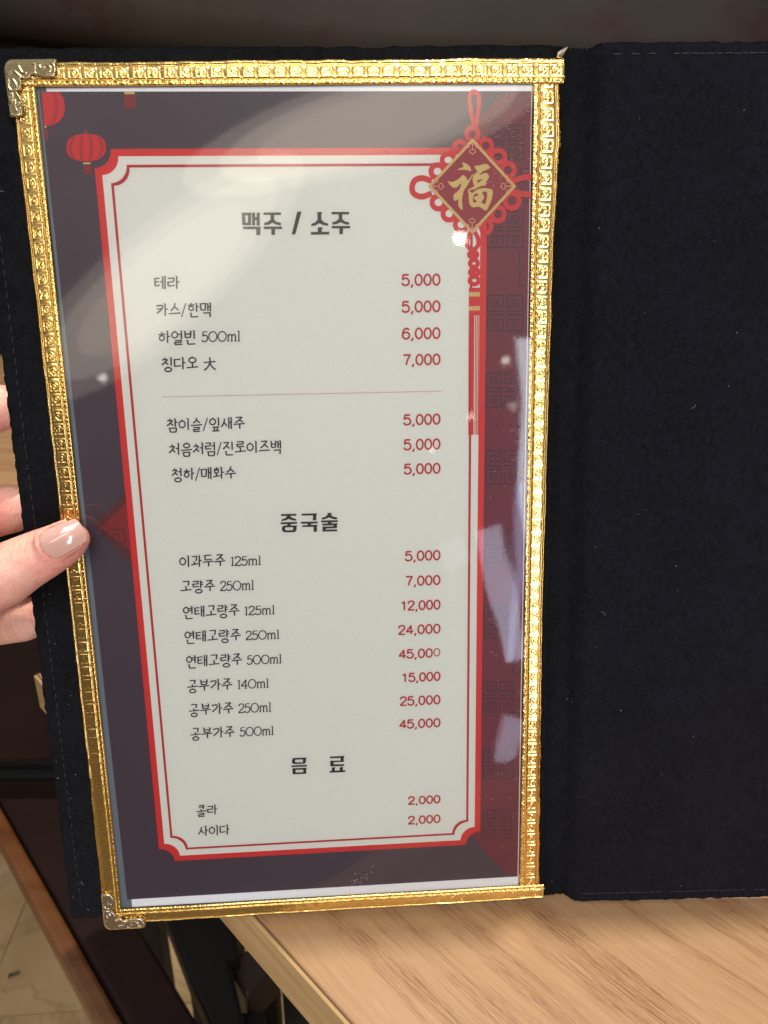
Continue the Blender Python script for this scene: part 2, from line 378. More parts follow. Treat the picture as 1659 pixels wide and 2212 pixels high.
for i in range(500): fib(random.uniform(-.10, .10), .1868, -.0022 - random.uniform(0, .003), 1, 0)
for i in range(9000): x = random.uniform(.102, .23); y = random.uniform(-.184, .187); fib(x, y, zsurf(x, y) + .00005, 1, 0)
v, f = tube_mesh(P, 3); tag(mobj('felt_fibres', v, f, M_FIB, holder), kind='stuff')

# ---------------- embossed gold trims (relief is real geometry)
def tile_relief(a, b, ph):
    """a,b: mm from tile centre; returns height in mm (square frame with a rosette)"""
    q = np.maximum(np.abs(a), np.abs(b)); rr = np.hypot(a, b)
    frame = np.exp(-((q - 2.0) / .17) ** 2)
    th = np.arctan2(b, a) + ph
    d1 = np.abs(a) + np.abs(b)
    diam = np.exp(-((d1 - 1.75) / .20) ** 2) * (.7 + .3 * np.cos(2 * th))
    sp = np.exp(-((rr - (.45 + .16 * ((th % (2 * math.pi))))) / .17) ** 2)
    boss = np.exp(-(rr / .33) ** 2)
    return (.20 * frame + .11 * diam + .15 * sp + .20 * boss) * (q < 2.5)
def trim(name, p_in0, p_in1, p_out0, p_out1, zin, seed, pitch=5.75, relief=1.0, outer=None, res=.21, parent=holder):
    """strip between inner line p_in0->p_in1 and outer line p_out0->p_out1 (mm)"""
    p_in0, p_in1, p_out0, p_out1 = map(np.array, (p_in0, p_in1, p_out0, p_out1))
    L = np.linalg.norm(p_in1 - p_in0); W = 11.5; nu = int(L / res) + 1; nv = int(W / res) + 1
    U = np.linspace(0, 1, nu)[:, None]; Vv = np.linspace(0, 1, nv)[None, :]
    rg = np.random.default_rng(seed)
    a_ = p_in0[None, :] + U * (p_in1 - p_in0)[None, :]; b_ = p_out0[None, :] + U * (p_out1 - p_out0)[None, :]
    if outer is not None: b_[:, 0] = outer(b_[:, 1])
    def sm(sig, amp):
        n_ = int(sig * 4 / res) | 1; kx_ = (np.arange(n_) - n_ // 2) * res; kk = np.exp(-(kx_ / sig) ** 2); kk /= np.sqrt((kk ** 2).sum()); return np.convolve(rg.normal(size=nu + 2 * n_), kk, 'same')[n_:n_ + nu] * amp
    wob = sm(4.0, .12)
    b_ = b_ + (b_ - a_) / np.linalg.norm(b_ - a_, axis=1)[:, None] * wob[:, None]
    uL = U * L; vW = Vv * W
    X = a_[:, 0:1] + (b_[:, 0:1] - a_[:, 0:1]) * np.sin(np.clip(Vv, 0, 1) * math.pi / 2 * .0 + 0) + (b_[:, 0:1] - a_[:, 0:1]) * Vv
    Y = a_[:, 1:2] + (b_[:, 1:2] - a_[:, 1:2]) * Vv
    prof = np.where(Vv < .06, -.5 * (1 - Vv / .06), 0) + np.where(Vv > .72, -3.6 * ((Vv - .72) / .28) ** 2.2, 0) + .13 * np.sin(np.clip(Vv / .8, 0, 1) * math.pi)
    groove = -.55 * np.exp(-((vW - 2.3) / .30) ** 2) - .45 * np.exp(-((vW - 8.35) / .35) ** 2)
    H = np.zeros((nu, nv))
    nt_ = int(L / pitch) + 1; uc = (np.floor(uL / pitch) + .5) * pitch; ti = np.clip((uL / pitch).astype(int), 0, nt_)[:, 0]
    ph = rg.uniform(0, 6.28, nt_ + 1); jit = rg.normal(0, .12, nt_ + 1); amp = rg.uniform(.75, 1.15, nt_ + 1)
    for row, vc in ((0, 0.1), (1, 5.35), (2, 11.0)):
        s = 1.0 if row == 1 else .92
        H += tile_relief((uL - uc - jit[ti][:, None]) / s, (vW - vc) / s, (ph[ti] + row)[:, None]) * amp[ti][:, None]
    # stitch dimples in the groove
    H += .28 * np.exp(-(((uL - uc) / .35) ** 2)) * np.exp(-((vW - 2.3) / .4) ** 2)
    crum = sm(2.2, .10)[:, None] * np.clip((Vv - .6) / .4, 0, 1)
    cr2 = sm(14.0, .10)[:, None]
    Z = zin + prof + groove + H * relief + crum + cr2
    vv = np.stack([X, Y, Z], -1).reshape(-1, 3) * MM
    f_ = grid_faces(nu, nv)
    # orient faces to +z
    e1 = (p_in1 - p_in0); e2 = (p_out0 - p_in0)
    if e1[0] * e2[1] - e1[1] * e2[0] < 0: f_ = f_[:, ::-1]
    o = mobj(name, vv, f_, M_GOLD, parent, smooth=True)
    md = o.modifiers.new('foil thickness', 'SOLIDIFY'); md.thickness = .0003; md.offset = -1
    # thread lying in the groove with a knot over every tile joint
    TP = []; KP = []; g = 2.3 / W
    for i in range(nt_):
        u0 = min(i * pitch / L, 1); u1 = min((i + 1) * pitch / L, 1)
        if u1 - u0 < 1e-3: continue
        pts = []
        for u, zz in ((u0, .12), (u0 * .8 + u1 * .2, .35), (u0 * .5 + u1 * .5, .42), (u0 * .2 + u1 * .8, .35), (u1, .12)):
            ii = min(int(u * (nu - 1)), nu - 1); p = a_[ii] + (b_[ii] - a_[ii]) * g
            pts.append((p[0] * MM, p[1] * MM, (zin + float(cr2[ii, 0]) + .0 + zz) * MM))
        TP.append((pts, .00016))
        ii = min(int(u1 * (nu - 1)), nu - 1); p = a_[ii] + (b_[ii] - a_[ii]) * g; d = (b_[ii] - a_[ii]); d = d / np.linalg.norm(d); z = (zin + float(cr2[ii, 0]) + .35) * MM
        KP.append(([((p[0] - d[0] * .55) * MM, (p[1] - d[1] * .55) * MM, z), (p[0] * MM, p[1] * MM, z + .0003), ((p[0] + d[0] * .55) * MM, (p[1] + d[1] * .55) * MM, z)], .00017))
    v_, f2 = tube_mesh(TP, 5); mobj('thread', v_, f2, M_THREAD, o, smooth=True)
    v_, f2 = tube_mesh(KP, 5); tag(mobj('thread_knots', v_, f2, M_SILV, o, smooth=True), kind='stuff')
    return o
trim('top_gold_trim', (-98, 172.7), (103, 172.7), (-98, 182.2), (103.0, 183.0), 1.35, 1, relief=.8)
trim('bottom_gold_trim', (-99, -173.6), (103.2, -172.6), (-99, -182.7), (103.0, -181.6), 1.25, 2, relief=.6)
oy = [-183, -181.5, -54, 28, 66, 120, 153.6, 181, 190]; ox = [103.2, 103.1, 101.6, 102.0, 102.2, 102.9, 104.2, 103.2, 103.0]
trim('right_gold_trim', (91.3, -173.8), (91.3, 173.6), (103.1, -173.8), (103.1, 173.6), .7, 3, outer=lambda yy: np.interp(yy, oy, ox), relief=1.0)
trim('left_gold_trim', (-93.6, -173.8), (-92.4, 172.6), (-103.2, -173.8), (-102.6, 172.6), 1.05, 4, relief=.55)

# ---------------- metal corner protectors
def in_poly(X, Y, poly):
    ins = np.zeros(X.shape, bool); n = len(poly)
    for i in range(n):
        x1, y1 = poly[i]; x2, y2 = poly[(i + 1) % n]
        c = ((y1 > Y) != (y2 > Y)) & (X < (x2 - x1) * (Y - y1) / (y2 - y1 + 1e-12) + x1); ins ^= c
    return ins
def seg_dist(X, Y, pts):
    D = np.full(X.shape, 1e9)
    for (x1, y1), (x2, y2) in zip(pts[:-1], pts[1:]):
        dx, dy = x2 - x1, y2 - y1; t_ = np.clip(((X - x1) * dx + (Y - y1) * dy) / (dx * dx + dy * dy + 1e-12), 0, 1)
        D = np.minimum(D, np.hypot(X - x1 - t_ * dx, Y - y1 - t_ * dy))
    return D
def smoothline(pts, closed=False, n=8):
    P_ = [np.array(p, float) for p in pts]; out_ = []
    m_ = len(P_); rngi = range(m_ if closed else m_ - 1)
    for i in rngi:
        p0 = P_[(i - 1) % m_] if closed or i > 0 else P_[i]; p1 = P_[i]; p2 = P_[(i + 1) % m_]; p3 = P_[(i + 2) % m_] if closed or i + 2 < m_ else P_[(i + 1) % m_]
        for k in range(n):
            t_ = k / n; out_.append(.5 * ((2 * p1) + (-p0 + p2) * t_ + (2 * p0 - 5 * p1 + 4 * p2 - p3) * t_ ** 2 + (-p0 + 3 * p1 - 3 * p2 + p3) * t_ ** 3))
    if not closed: out_.append(P_[-1])
    return [tuple(p) for p in out_]
def corner(name, outline, swirls, conv, mat, sx, sy):
    poly = [tuple(pg(*conv(*p)).xy * 1000) for p in outline]; poly = smoothline(poly, True, 4)
    sw = [[tuple(pg(*conv(*p)).xy * 1000) for p in smoothline(s_, False, 6)] for s_ in swirls]
    A = np.array(poly); x0, y0 = A.min(0) - .2; x1, y1 = A.max(0) + .2; res = .13
    nx = int((x1 - x0) / res); ny = int((y1 - y0) / res); X, Y = np.meshgrid(np.linspace(x0, x1, nx), np.linspace(y0, y1, ny), indexing='ij')
    ins = in_poly(X, Y, poly); de = seg_dist(X, Y, poly + [poly[0]])
    # distance from the two outer edges of the holder, where the metal rolls over
    ex_ = (X - x0) if sx < 0 else (x1 - X); ey_ = (Y - y0) if sy < 0 else (y1 - Y)
    r_ = 2.2; dd = np.where((ex_ < 4) & (ey_ < 4), 4 - np.hypot(np.clip(4 - ex_, 0, 9), np.clip(4 - ey_, 0, 9)), np.minimum(ex_, ey_)); dd = np.clip(dd - .2, 0, 9)
    roll = np.where(dd < r_, -2.6 * (1 - np.sqrt(np.clip(1 - (1 - dd / r_) ** 2, 0, 1))), 0)
    Z = 2.75 + roll + .12 * np.exp(-((de - .55) / .35) ** 2) * (dd > 1.5) - .35 * np.exp(-(de / .25) ** 2)
    for s_ in sw: d = seg_dist(X, Y, s_); Z += .15 * np.exp(-(d / .24) ** 2)
    # skirt: outermost ring drops to the trim
    Z = np.where(de < .09, Z - .8, Z)
    f_ = grid_faces(nx, ny, ins.ravel()); vv, f_ = compact(np.stack([X, Y, Z], -1).reshape(-1, 3) * MM, f_)
    o = mobj(name, vv, f_, mat, holder, smooth=True); md = o.modifiers.new('t', 'SOLIDIFY'); md.thickness = .0009; md.offset = -1
    return o
cv = lambda x, y: (.08599 * x, 109.7 + .08599 * y)
corner('corner_protector', [(130, 520), (160, 400), (240, 290), (340, 245), (700, 236), (1100, 230), (1450, 226), (1480, 400), (1500, 560), (1460, 700), (1390, 745), (1150, 745), (1000, 700), (880, 680), (800, 770), (700, 800), (610, 770), (640, 860), (630, 960), (570, 1050), (520, 1090), (620, 1250), (680, 1450), (660, 1620), (600, 1700), (450, 1740), (270, 1700), (230, 1500), (180, 1100), (150, 800)],
       [[(930, 400), (560, 400), (580, 520), (640, 610), (720, 630)], [(290, 640), (420, 580), (580, 700)], [(290, 780), (400, 790), (480, 900), (480, 960)], [(290, 800), (290, 950), (370, 1060), (480, 1040)],
        [(940, 400), (960, 640), (1200, 700), (1400, 650), (1430, 480), (1350, 370), (1100, 370), (940, 400)], [(1060, 440), (1100, 500), (1180, 480)], [(1180, 620), (1300, 600), (1330, 480), (1200, 440)],
        [(290, 1300), (300, 1200), (380, 1140), (380, 1300), (310, 1350)], [(450, 1300), (470, 1390), (560, 1370)], [(310, 1450), (330, 1600), (430, 1680), (600, 1600), (640, 1450)], [(440, 1400), (500, 1560), (580, 1500)]],
       cv, M_BRASS, -1, 1)
cv2 = lambda x, y: ((380 + x / 6.9125) / 1.8227, (3450 + y / 6.9125) / 1.8227)
corner('corner_protector', [(120, 420), (200, 390), (320, 375), (430, 400), (500, 480), (540, 620), (520, 760), (470, 840), (540, 900), (585, 1000), (590, 1060), (700, 1035), (800, 1090), (870, 1090), (960, 1050), (1180, 1035), (1290, 1060), (1350, 1150), (1375, 1240), (1340, 1300), (1180, 1360), (800, 1378), (330, 1385), (240, 1300), (200, 1150), (170, 900), (140, 650)],
       [[(200, 760), (280, 840), (400, 840)], [(200, 640), (260, 640)], [(210, 720), (250, 690), (290, 760)], [(350, 590), (400, 610)], [(350, 650), (430, 650), (430, 750), (340, 770)],
        [(380, 900), (420, 960)], [(260, 900), (250, 1020), (290, 1100), (350, 1060), (320, 960)], [(260, 1160), (310, 1220)], [(450, 1320), (540, 1330)], [(600, 1300), (700, 1325), (880, 1270)], [(650, 1200), (800, 1160), (790, 1210), (640, 1240)],
        [(900, 1270), (980, 1340), (1050, 1330)], [(950, 1140), (1090, 1110), (1060, 1180), (960, 1210)], [(960, 1270), (1060, 1280)], [(1140, 1130), (1170, 1180), (1220, 1170)], [(1140, 1090), (1270, 1090), (1330, 1180), (1260, 1230), (1150, 1250), (1150, 1330)]],
       cv2, M_NICK, -1, -1)
# torn sliver of metal at the top of the spine
c0 = pg(1203, 122, .001); c1_ = pg(1206, 112, .001); c2_ = pg(1214, 107, .001); c3_ = pg(1227, 101, .002); c4_ = pg(1220, 112, .002); c5_ = pg(1214, 124, .001)
vv = [c0, c1_, c2_, c3_, c4_, c5_]; vv = vv + [p + Vector((0, 0, -.0008)) for p in vv]
ff = [(5, 4, 3, 2, 1, 0), (6, 7, 8, 9, 10, 11)] + [(i, (i + 1) % 6, 6 + (i + 1) % 6, 6 + i) for i in range(6)]
mobj('torn_corner_sliver', vv, ff, M_NICK, holder)
# film window of the holder (slightly wavy clear sheet)
nx, ny = 90, 170; X, Y = np.meshgrid(np.linspace(-94.5, 92.4, nx), np.linspace(-174.5, 173.6, ny), indexing='ij')
Z = .80 + .10 * np.sin(X / 31 + Y / 70 + .4) * np.cos(Y / 47 + .8) + .035 * np.sin(X / 19 - Y / 33) + .025 * np.exp(-((X - 84) / 8) ** 2) * np.sin(Y / 12)
o = mobj('clear_film', np.stack([X, Y, Z], -1).reshape(-1, 3) * MM, grid_faces(nx, ny), M_FILM, holder, smooth=True)
mobj('backing_board', [(-.0955, -.1755, -.0004), (.0935, -.1755, -.0004), (.0935, .1745, -.0004), (-.0955, .1745, -.0004), (-.0955, -.1755, -.0016), (.0935, -.1755, -.0016), (.0935, .1745, -.0016), (-.0955, .1745, -.0016)],
     [(0, 1, 2, 3), (7, 6, 5, 4), (0, 4, 5, 1), (1, 5, 6, 2), (2, 6, 7, 3), (3, 7, 4, 0)], M_BACK, holder)

# ------------------------------------------------------------------ the printed sheet
LAY = [.00005]
def fill(name, polys, mat, level, conv=None, smoothp=False, thick=0.0, parent=sheet):
    """flat printed shapes: even-odd filled outlines on the sheet, level = print layer"""
    cu = bpy.data.curves.new(name, 'CURVE'); cu.dimensions = '2D'; cu.fill_mode = 'FRONT' if thick == 0 else 'BOTH'
    for p in polys:
        if smoothp: p = smoothline(p, True, 4)
        q = [pg(*(conv(*c) if conv else c)) for c in p]
        s_ = cu.splines.new('POLY'); s_.points.add(len(q) - 1); s_.use_cyclic_u = True
        for k_, c in enumerate(q): s_.points[k_].co = (c.x * 1000, c.y * 1000, 0, 1)
    return curve_to_mesh(cu, name, mat, level, parent)
def curve_to_mesh(cu, name, mat, level, parent):
    to = bpy.data.objects.new('tmp', cu); COL.objects.link(to); bpy.context.view_layer.update()
    me = bpy.data.meshes.new_from_object(to.evaluated_get(bpy.context.evaluated_depsgraph_get())); bpy.data.objects.remove(to); bpy.data.curves.remove(cu)
    n = len(me.vertices); co = np.empty(n * 3, np.float32); me.vertices.foreach_get('co', co); co = co.reshape(-1, 3) * MM; co[:, 2] = level * .00003 + .00005
    me.vertices.foreach_set('co', co.ravel()); me.update()
    fl = sum((1 if p.normal.z > 0 else -1) * p.area for p in me.polygons)
    if fl < 0: me.flip_normals()
    me.materials.clear(); me.materials.append(mat); me.name = name
    o = bpy.data.objects.new(name, me); COL.objects.link(o); o.parent = parent; return o
def strokes(name, paths, mat, level, conv=None, smoothp=True, parent=sheet):
    """printed bands: each path (points, width in measured px, closed)"""
    V_ = []; F_ = []; z = level * .00003 + .00005
    for i_, (pts, wd, closed) in enumerate(paths):
        if smoothp: pts = smoothline(pts, closed, 5)
        q = [pg(*(conv(*c) if conv else c)) for c in pts]; s_ = (pg(600 + wd, 900) - pg(600, 900)).length; n = len(q); b = len(V_); zi = z + (i_ % 17) * .000001
        for k_ in range(n):
            a = q[(k_ - 1) % n] if closed or k_ > 0 else q[k_]; c = q[(k_ + 1) % n] if closed or k_ < n - 1 else q[k_]
            t_ = (c - a); t_.z = 0; t_.normalize(); nn = Vector((-t_.y, t_.x, 0)) * s_ / 2
            V_.append((q[k_].x + nn.x, q[k_].y + nn.y, zi)); V_.append((q[k_].x - nn.x, q[k_].y - nn.y, zi))
        for k_ in range(n if closed else n - 1):
            k2 = (k_ + 1) % n; F_.append((b + 2 * k_, b + 2 * k_ + 1, b + 2 * k2 + 1, b + 2 * k2))
    return mobj(name, V_, F_, mat, parent)
box('paper', -.0889, .0912, -.1733, .1726, -.00035, .00003, M_PAPER, sheet)
# white trim strips of paper show at the top, bottom and right; print sits inside
fill('plum_background', [[(85, 198), (1148, 197), (1118, 1893), (275, 1943)]], M_PURPLE, 1)
# the sheet is cut short at both left corners
# crimson disc filling the right side
cx, cy, rr = 1930, 1040, 1190
arc = [(cx - math.sqrt(max(rr * rr - (y - cy) ** 2, 0)), y) for y in np.linspace(200, 1888, 60)]
arc = [(min(x, 1140), y) for x, y in arc]
rx = lambda y: 1148 - (y - 197) / 1696 * 30
arc = [(x, y) for x, y in arc if x < rx(y)]
fill('crimson_disc', [arc + [(rx(arc[-1][1]), arc[-1][1] + 2)] + [(rx(y), y) for y in np.linspace(1890, 198, 20)]], M_DRED, 2)
# fret motifs
def fret(x, y, s, fx, fy):
    k = [(0, 0), (1, 0), (1, 1), (0, 1), (0, .30), (.70, .30), (.70, .70), (.32, .70), (.32, .5), (.5, .5)]
    return ([(x + (s * a if fx > 0 else -s * a), y + (s * b if fy > 0 else -s * b)) for a, b in k], 4.0, False)
FR = []
for i_, (x, y, s) in enumerate([(1094, 308, 33), (1091, 495, 35), (1091, 676, 34), (1087, 842, 33), (1086, 1010, 32), (1083, 1180, 31), (1080, 1345, 30), (1076, 1505, 29), (1076, 1650, 28), (1074, 1780, 26)]):
    g_ = 4
    for fx in (-1, 1):
        for fy in (-1, 1): FR.append(fret(x + fx * g_, y + fy * g_, s, fx, fy))
for y in (225, 400, 580, 755, 925, 1090, 1260, 1420, 1575):
    xr = rx(y) - 3
    if y < 300: continue
    FR.append(([(xr, y - 36), (xr - 16, y - 36), (xr - 16, y - 6), (xr - 6, y - 6)], 3.5, False)); FR.append(([(xr, y + 36), (xr - 16, y + 36), (xr - 16, y + 6), (xr - 6, y + 6)], 3.5, False))
strokes('fret_pattern', [(p, w_, c) for p, w_, c in FR if min(a for a, b in p) > 1040], M_FRET, 3, smoothp=False)
# lanterns
def ell(x, y, rx_, ry_, n=40, a0=0, a1=2 * math.pi): return [(x + rx_ * math.cos(a0 + (a1 - a0) * i / n), y + ry_ * math.sin(a0 + (a1 - a0) * i / n)) for i in range(n)]
def clipx(pts, f_): return [(max(x, f_(y)), y) for x, y in pts]
lx = lambda y: 85.5 + (y - 198) * .1125
def supere(x, y, rx_, ry_, e=2.5, n=48):
    return [(x + rx_ * math.copysign(abs(math.cos(t_)) ** (2 / e), math.cos(t_)), y + ry_ * math.copysign(abs(math.sin(t_)) ** (2 / e), math.sin(t_))) for t_ in [2 * math.pi * i / n for i in range(n)]]
big_ = [(90, 199), (128, 199), (137, 212), (141, 230), (138, 250), (127, 264), (112, 271), (95.5, 272)]
fill('lantern_body', [big_], M_LANT, 4)
fill('lantern_rib', [[(112, 199), (121, 199), (126, 215), (127, 235), (124, 252), (117, 266), (108, 270), (115, 250), (118, 232), (117, 214)]], M_LANT2, 5)
fill('lantern_body', [supere(186.5, 319, 42.5, 29.5)], M_LANT, 4)
fill('lantern_rib', [[(186.5 + k * 30 - 3, 291 + abs(k) * 4), (186.5 + k * 30 + 3, 291 + abs(k) * 4), (186.5 + k * 40 + 4, 319), (186.5 + k * 30 + 3, 347 - abs(k) * 4), (186.5 + k * 30 - 3, 347 - abs(k) * 4), (186.5 + k * 40 - 4, 319)] for k in (-.9, -.3, .3, .9)], M_LANT2, 5)
fill('lantern_top', [[(181, 291), (185, 279), (189, 291)]], M_LANT2, 4)
for q_ in ([(96, 272.5), (101, 272.5), (101, 276), (96.5, 276)], [(180, 351), (196, 351), (196, 355), (180, 355)], [(269, 199), (291, 199), (291, 204), (269, 204)]): fill('lantern_cap', [q_], M_GOLDP, 6)
for q_ in ([(96.5, 277), (103, 277), (104, 306), (98.5, 306)], [(181, 356), (197, 356), (199, 377), (182, 377)], [(269, 205), (292, 205), (293, 235), (270, 235)]): fill('lantern_tassel', [q_], M_KNOT, 4)
for q_ in ([([(x, 357), (x + 1, 376)], 1.0, False) for x in (185, 190, 195)], [([(x, 206), (x + 1, 234)], 1.0, False) for x in (274, 279, 284, 288)]): tag(strokes('tassel_lines', q_, M_DIAB, 6, smoothp=False), kind='stuff')
# red corner charm at the left edge (behind the panel)
fill('charm_border', [[(204, 1137), (280, 1053), (300, 1235)]], flat_print('maroon_print', (.085, .012, .014)), 4)
fill('charm_face', [[(219, 1140), (285, 1074), (295, 1199)]], flat_print('dull_red_print', (.20, .010, .014)), 5)
strokes('charm_fret', [([(238, 1143), (268, 1143), (270, 1172), (246, 1172), (244, 1154), (258, 1154), (259, 1163)], 3, False), ([(300, 1143), (279, 1143), (281, 1176), (300, 1176)], 3, False)], M_DIAB, 6, smoothp=False)

# cream panel with notched corners
Q = [(201.0, 322.2), (1053.6, 318.7), (1036.6, 1822.3), (346.3, 1860.7)]
QC = [pg(*q).xy * 1000 for q in Q]
def panel(inset, rad, n=10):
    """outline in mm: rectangle with concave quarter-circle corners"""
    out_ = []
    for k_ in range(4):
        p = QC[k_]; a = (QC[(k_ - 1) % 4] - p).normalized(); b = (QC[(k_ + 1) % 4] - p).normalized(); c = p + (a + b) * inset
        for i in range(n + 1):
            t_ = i / n * math.pi / 2; out_.append(c + a * rad * math.cos(t_) + b * rad * math.sin(t_))
    return out_
def fill_mm(name, polys, mat, level, parent=sheet):
    cu = bpy.data.curves.new(name, 'CURVE'); cu.dimensions = '2D'; cu.fill_mode = 'FRONT'
    for q in polys:
        s_ = cu.splines.new('POLY'); s_.points.add(len(q) - 1); s_.use_cyclic_u = True
        for k_, c in enumerate(q): s_.points[k_].co = (c[0], c[1], 0, 1)
    return curve_to_mesh(cu, name, mat, level, parent)
fill_mm('red_border', [panel(0, 6.6)], M_RED, 7)
fill_mm('panel', [panel(2.6, 6.5)], M_PANEL, 8)
fill_mm('inner_rule', [panel(5.55, 6.4), panel(6.55, 6.4)], M_PRICE, 9)

# ---------------- knot charm
kc = lambda x, y: (877.8 + x * .2232, 192 + y * .2232)
KP_ = [([(655, 380), (625, 230), (608, 110), (618, 55), (652, 32), (690, 55), (702, 110), (690, 230), (668, 380)], 8.8, False),
       (ell(637, 440, 55, 62, 16), 9.8, True),
       (ell(515, 560, 52, 48, 16), 9.8, True), (ell(405, 690, 60, 58, 16), 9.8, True), (ell(300, 800, 62, 62, 16), 10.5, True),
       ([(245, 895), (160, 866), (85, 885), (55, 950), (72, 1015), (150, 1045), (245, 1012)], 11.5, False),
       (ell(310, 1100, 62, 62, 16), 10.5, True), (ell(412, 1208, 58, 62, 16), 10.5, True), (ell(530, 1315, 58, 58, 16), 10.0, True),
       (ell(765, 555, 58, 62, 16), 10.0, True), (ell(885, 660, 66, 60, 16), 10.2, True), (ell(980, 790, 62, 68, 16), 10.7, True),
       ([(1020, 905), (1080, 875), (1140, 860), (1215, 850)], 11.5, False), ([(1020, 985), (1080, 1008), (1140, 1022), (1210, 1030)], 11.5, False),
       (ell(1020, 1085, 68, 72, 16), 10.7, True), (ell(885, 1215, 60, 66, 16), 10.7, True), (ell(770, 1330, 48, 66, 16), 10.2, True),
       ([(622, 1385), (590, 1460), (590, 1520), (640, 1555), (690, 1520), (692, 1450), (660, 1385)], 9.0, False),
       (ell(645, 1605, 38, 28, 12), 9.3, True), (ell(652, 1690, 38, 34, 12), 8.8, True), (ell(656, 1775, 40, 30, 12), 9.5, True), (ell(655, 1855, 44, 36, 12), 8.8, True)]
strokes('knot_loop', KP_, M_LANT, 12, conv=kc)
fill('knot_link', [[(c + kc(640, yk)[0], d + kc(640, yk)[1]) for c, d in ell(0, 0, 6.5, 4.4, 16)] for yk in (1605, 1775)], M_LANT, 13)
fill('tassel_head', [[kc(603, 1925), kc(710, 1925), kc(708, 2190), kc(603, 2190)]], M_LANT, 13)
fill('tassel_band', [[kc(603, 1967), kc(709, 1967), kc(709, 2010), kc(603, 2010)], [kc(603, 2105), kc(709, 2102), kc(709, 2143), kc(603, 2146)]], M_GOLDP, 14)
strokes('tassel_string', [([(x0, 680), (x1, 939)], w_, False) for x0, x1, w_ in ((1013.0, 1012.2, 1.9), (1020.6, 1018.8, 7.6), (1027.2, 1025.6, 1.9), (1030.6, 1028.8, 1.8), (1034.0, 1032.0, 1.9))], M_LANT, 12, smoothp=False)
dm = [kc(638, 487), kc(1057, 945), kc(635, 1400), kc(212, 945)]
# scalloped gold outline
def scallop(poly, nper=26, amp=1.1):
    out_ = []
    for i in range(4):
        a = Vector(poly[i]); b = Vector(poly[(i + 1) % 4]); d = (b - a); nrm = Vector((d.y, -d.x)).normalized()
        for k_ in range(nper * 4): t_ = k_ / (nper * 4); out_.append(tuple(a + d * t_ + nrm * amp * abs(math.sin(t_ * nper * math.pi))))
    return out_
fill('charm_gold_edge', [scallop(dm)], M_GOLDP, 15)
c_ = Vector(kc(636, 945)); fill('charm_red_face', [[tuple(c_ + (Vector(p) - c_) * .925) for p in dm]], M_KNOT, 16)
fc = lambda x, y: (954.6 + .07937 * x, 340.2 + .07937 * y)
fu = [[(420, 330), (440, 352), (560, 345), (690, 355), (765, 385), (790, 365), (780, 300), (730, 225), (650, 170), (560, 142), (540, 155), (580, 235), (580, 262), (500, 300)],
      [(150, 640), (230, 678), (310, 665), (400, 625), (460, 580), (550, 490), (590, 492), (640, 535), (680, 590), (690, 645), (730, 600), (790, 520), (825, 450), (835, 450), (830, 500), (760, 640), (690, 760), (600, 890), (575, 960), (550, 1080), (540, 1180), (555, 1330), (560, 1420), (540, 1432), (490, 1400), (445, 1340), (438, 1250), (445, 1130), (400, 1170), (350, 1188), (310, 1150), (300, 1080), (320, 1010), (400, 945), (480, 870), (520, 760), (515, 718), (480, 735), (430, 800), (370, 832), (310, 832), (250, 795), (190, 720)],
      [(885, 235), (1000, 230), (1110, 195), (1195, 180), (1245, 205), (1305, 275), (1300, 300), (1200, 345), (1100, 390), (1005, 480), (1020, 488), (1100, 455), (1190, 428), (1240, 450), (1275, 510), (1265, 580), (1200, 660), (1190, 765), (1070, 780), (980, 820), (900, 870), (750, 895), (755, 925), (805, 970), (840, 965), (900, 910), (1000, 860), (1150, 842), (1300, 858), (1365, 890), (1378, 980), (1360, 1100), (1310, 1250), (1250, 1370), (1205, 1450), (1150, 1445), (1080, 1390), (1010, 1345), (930, 1350), (870, 1368), (800, 1350), (745, 1280), (728, 1180), (722, 1020), (698, 930), (705, 885), (780, 840), (860, 800), (870, 775), (840, 690), (825, 600), (840, 520), (900, 440), (965, 390), (900, 310), (878, 265)],
      [(950, 640), (1010, 610), (1105, 598), (1060, 640), (980, 700), (955, 690)],
      [(880, 1005), (940, 988), (980, 1000), (970, 1040), (900, 1075), (850, 1090), (870, 1140), (940, 1190), (940, 1215), (870, 1240), (840, 1220), (828, 1140), (850, 1060)],
      [(1090, 950), (1150, 932), (1210, 940), (1228, 980), (1218, 1100), (1195, 1220), (1170, 1280), (1110, 1270), (1060, 1220), (1130, 1140), (1145, 1070), (1100, 1000)]]
fill('fortune_character', fu, M_GOLDP, 18, conv=fc)
# little scroll ornaments in the four corners of the charm
SC = []
scr = [[(0, 14), (-3, 9), (-9, 8), (-11, 12), (-8, 15)], [(0, 14), (3, 9), (9, 8), (11, 12), (8, 15)], [(0, 14), (0, 22)], [(-6, 17), (-12, 20), (-18, 21), (-19, 17)], [(6, 17), (12, 20), (18, 21), (19, 17)],
       [(0, 23), (-5, 24), (-6, 29), (-2, 31), (0, 34)], [(0, 23), (5, 24), (6, 29), (2, 31), (0, 34)], [(-14, 18), (-12, 13)], [(14, 18), (12, 13)]]
for kx, ky, an in ((638, 487, 0), (1057, 945, 90), (635, 1400, 180), (212, 945, 270)):
    o_ = Vector(kc(kx, ky)); ca, sa = math.cos(R(an)), math.sin(R(an))
    for s_ in scr: SC.append(([(o_.x + a * ca - b_ * sa, o_.y + a * sa + b_ * ca) for a, b_ in s_], 1.5, False))
strokes('scroll_ornament', SC, M_PINKG, 18)

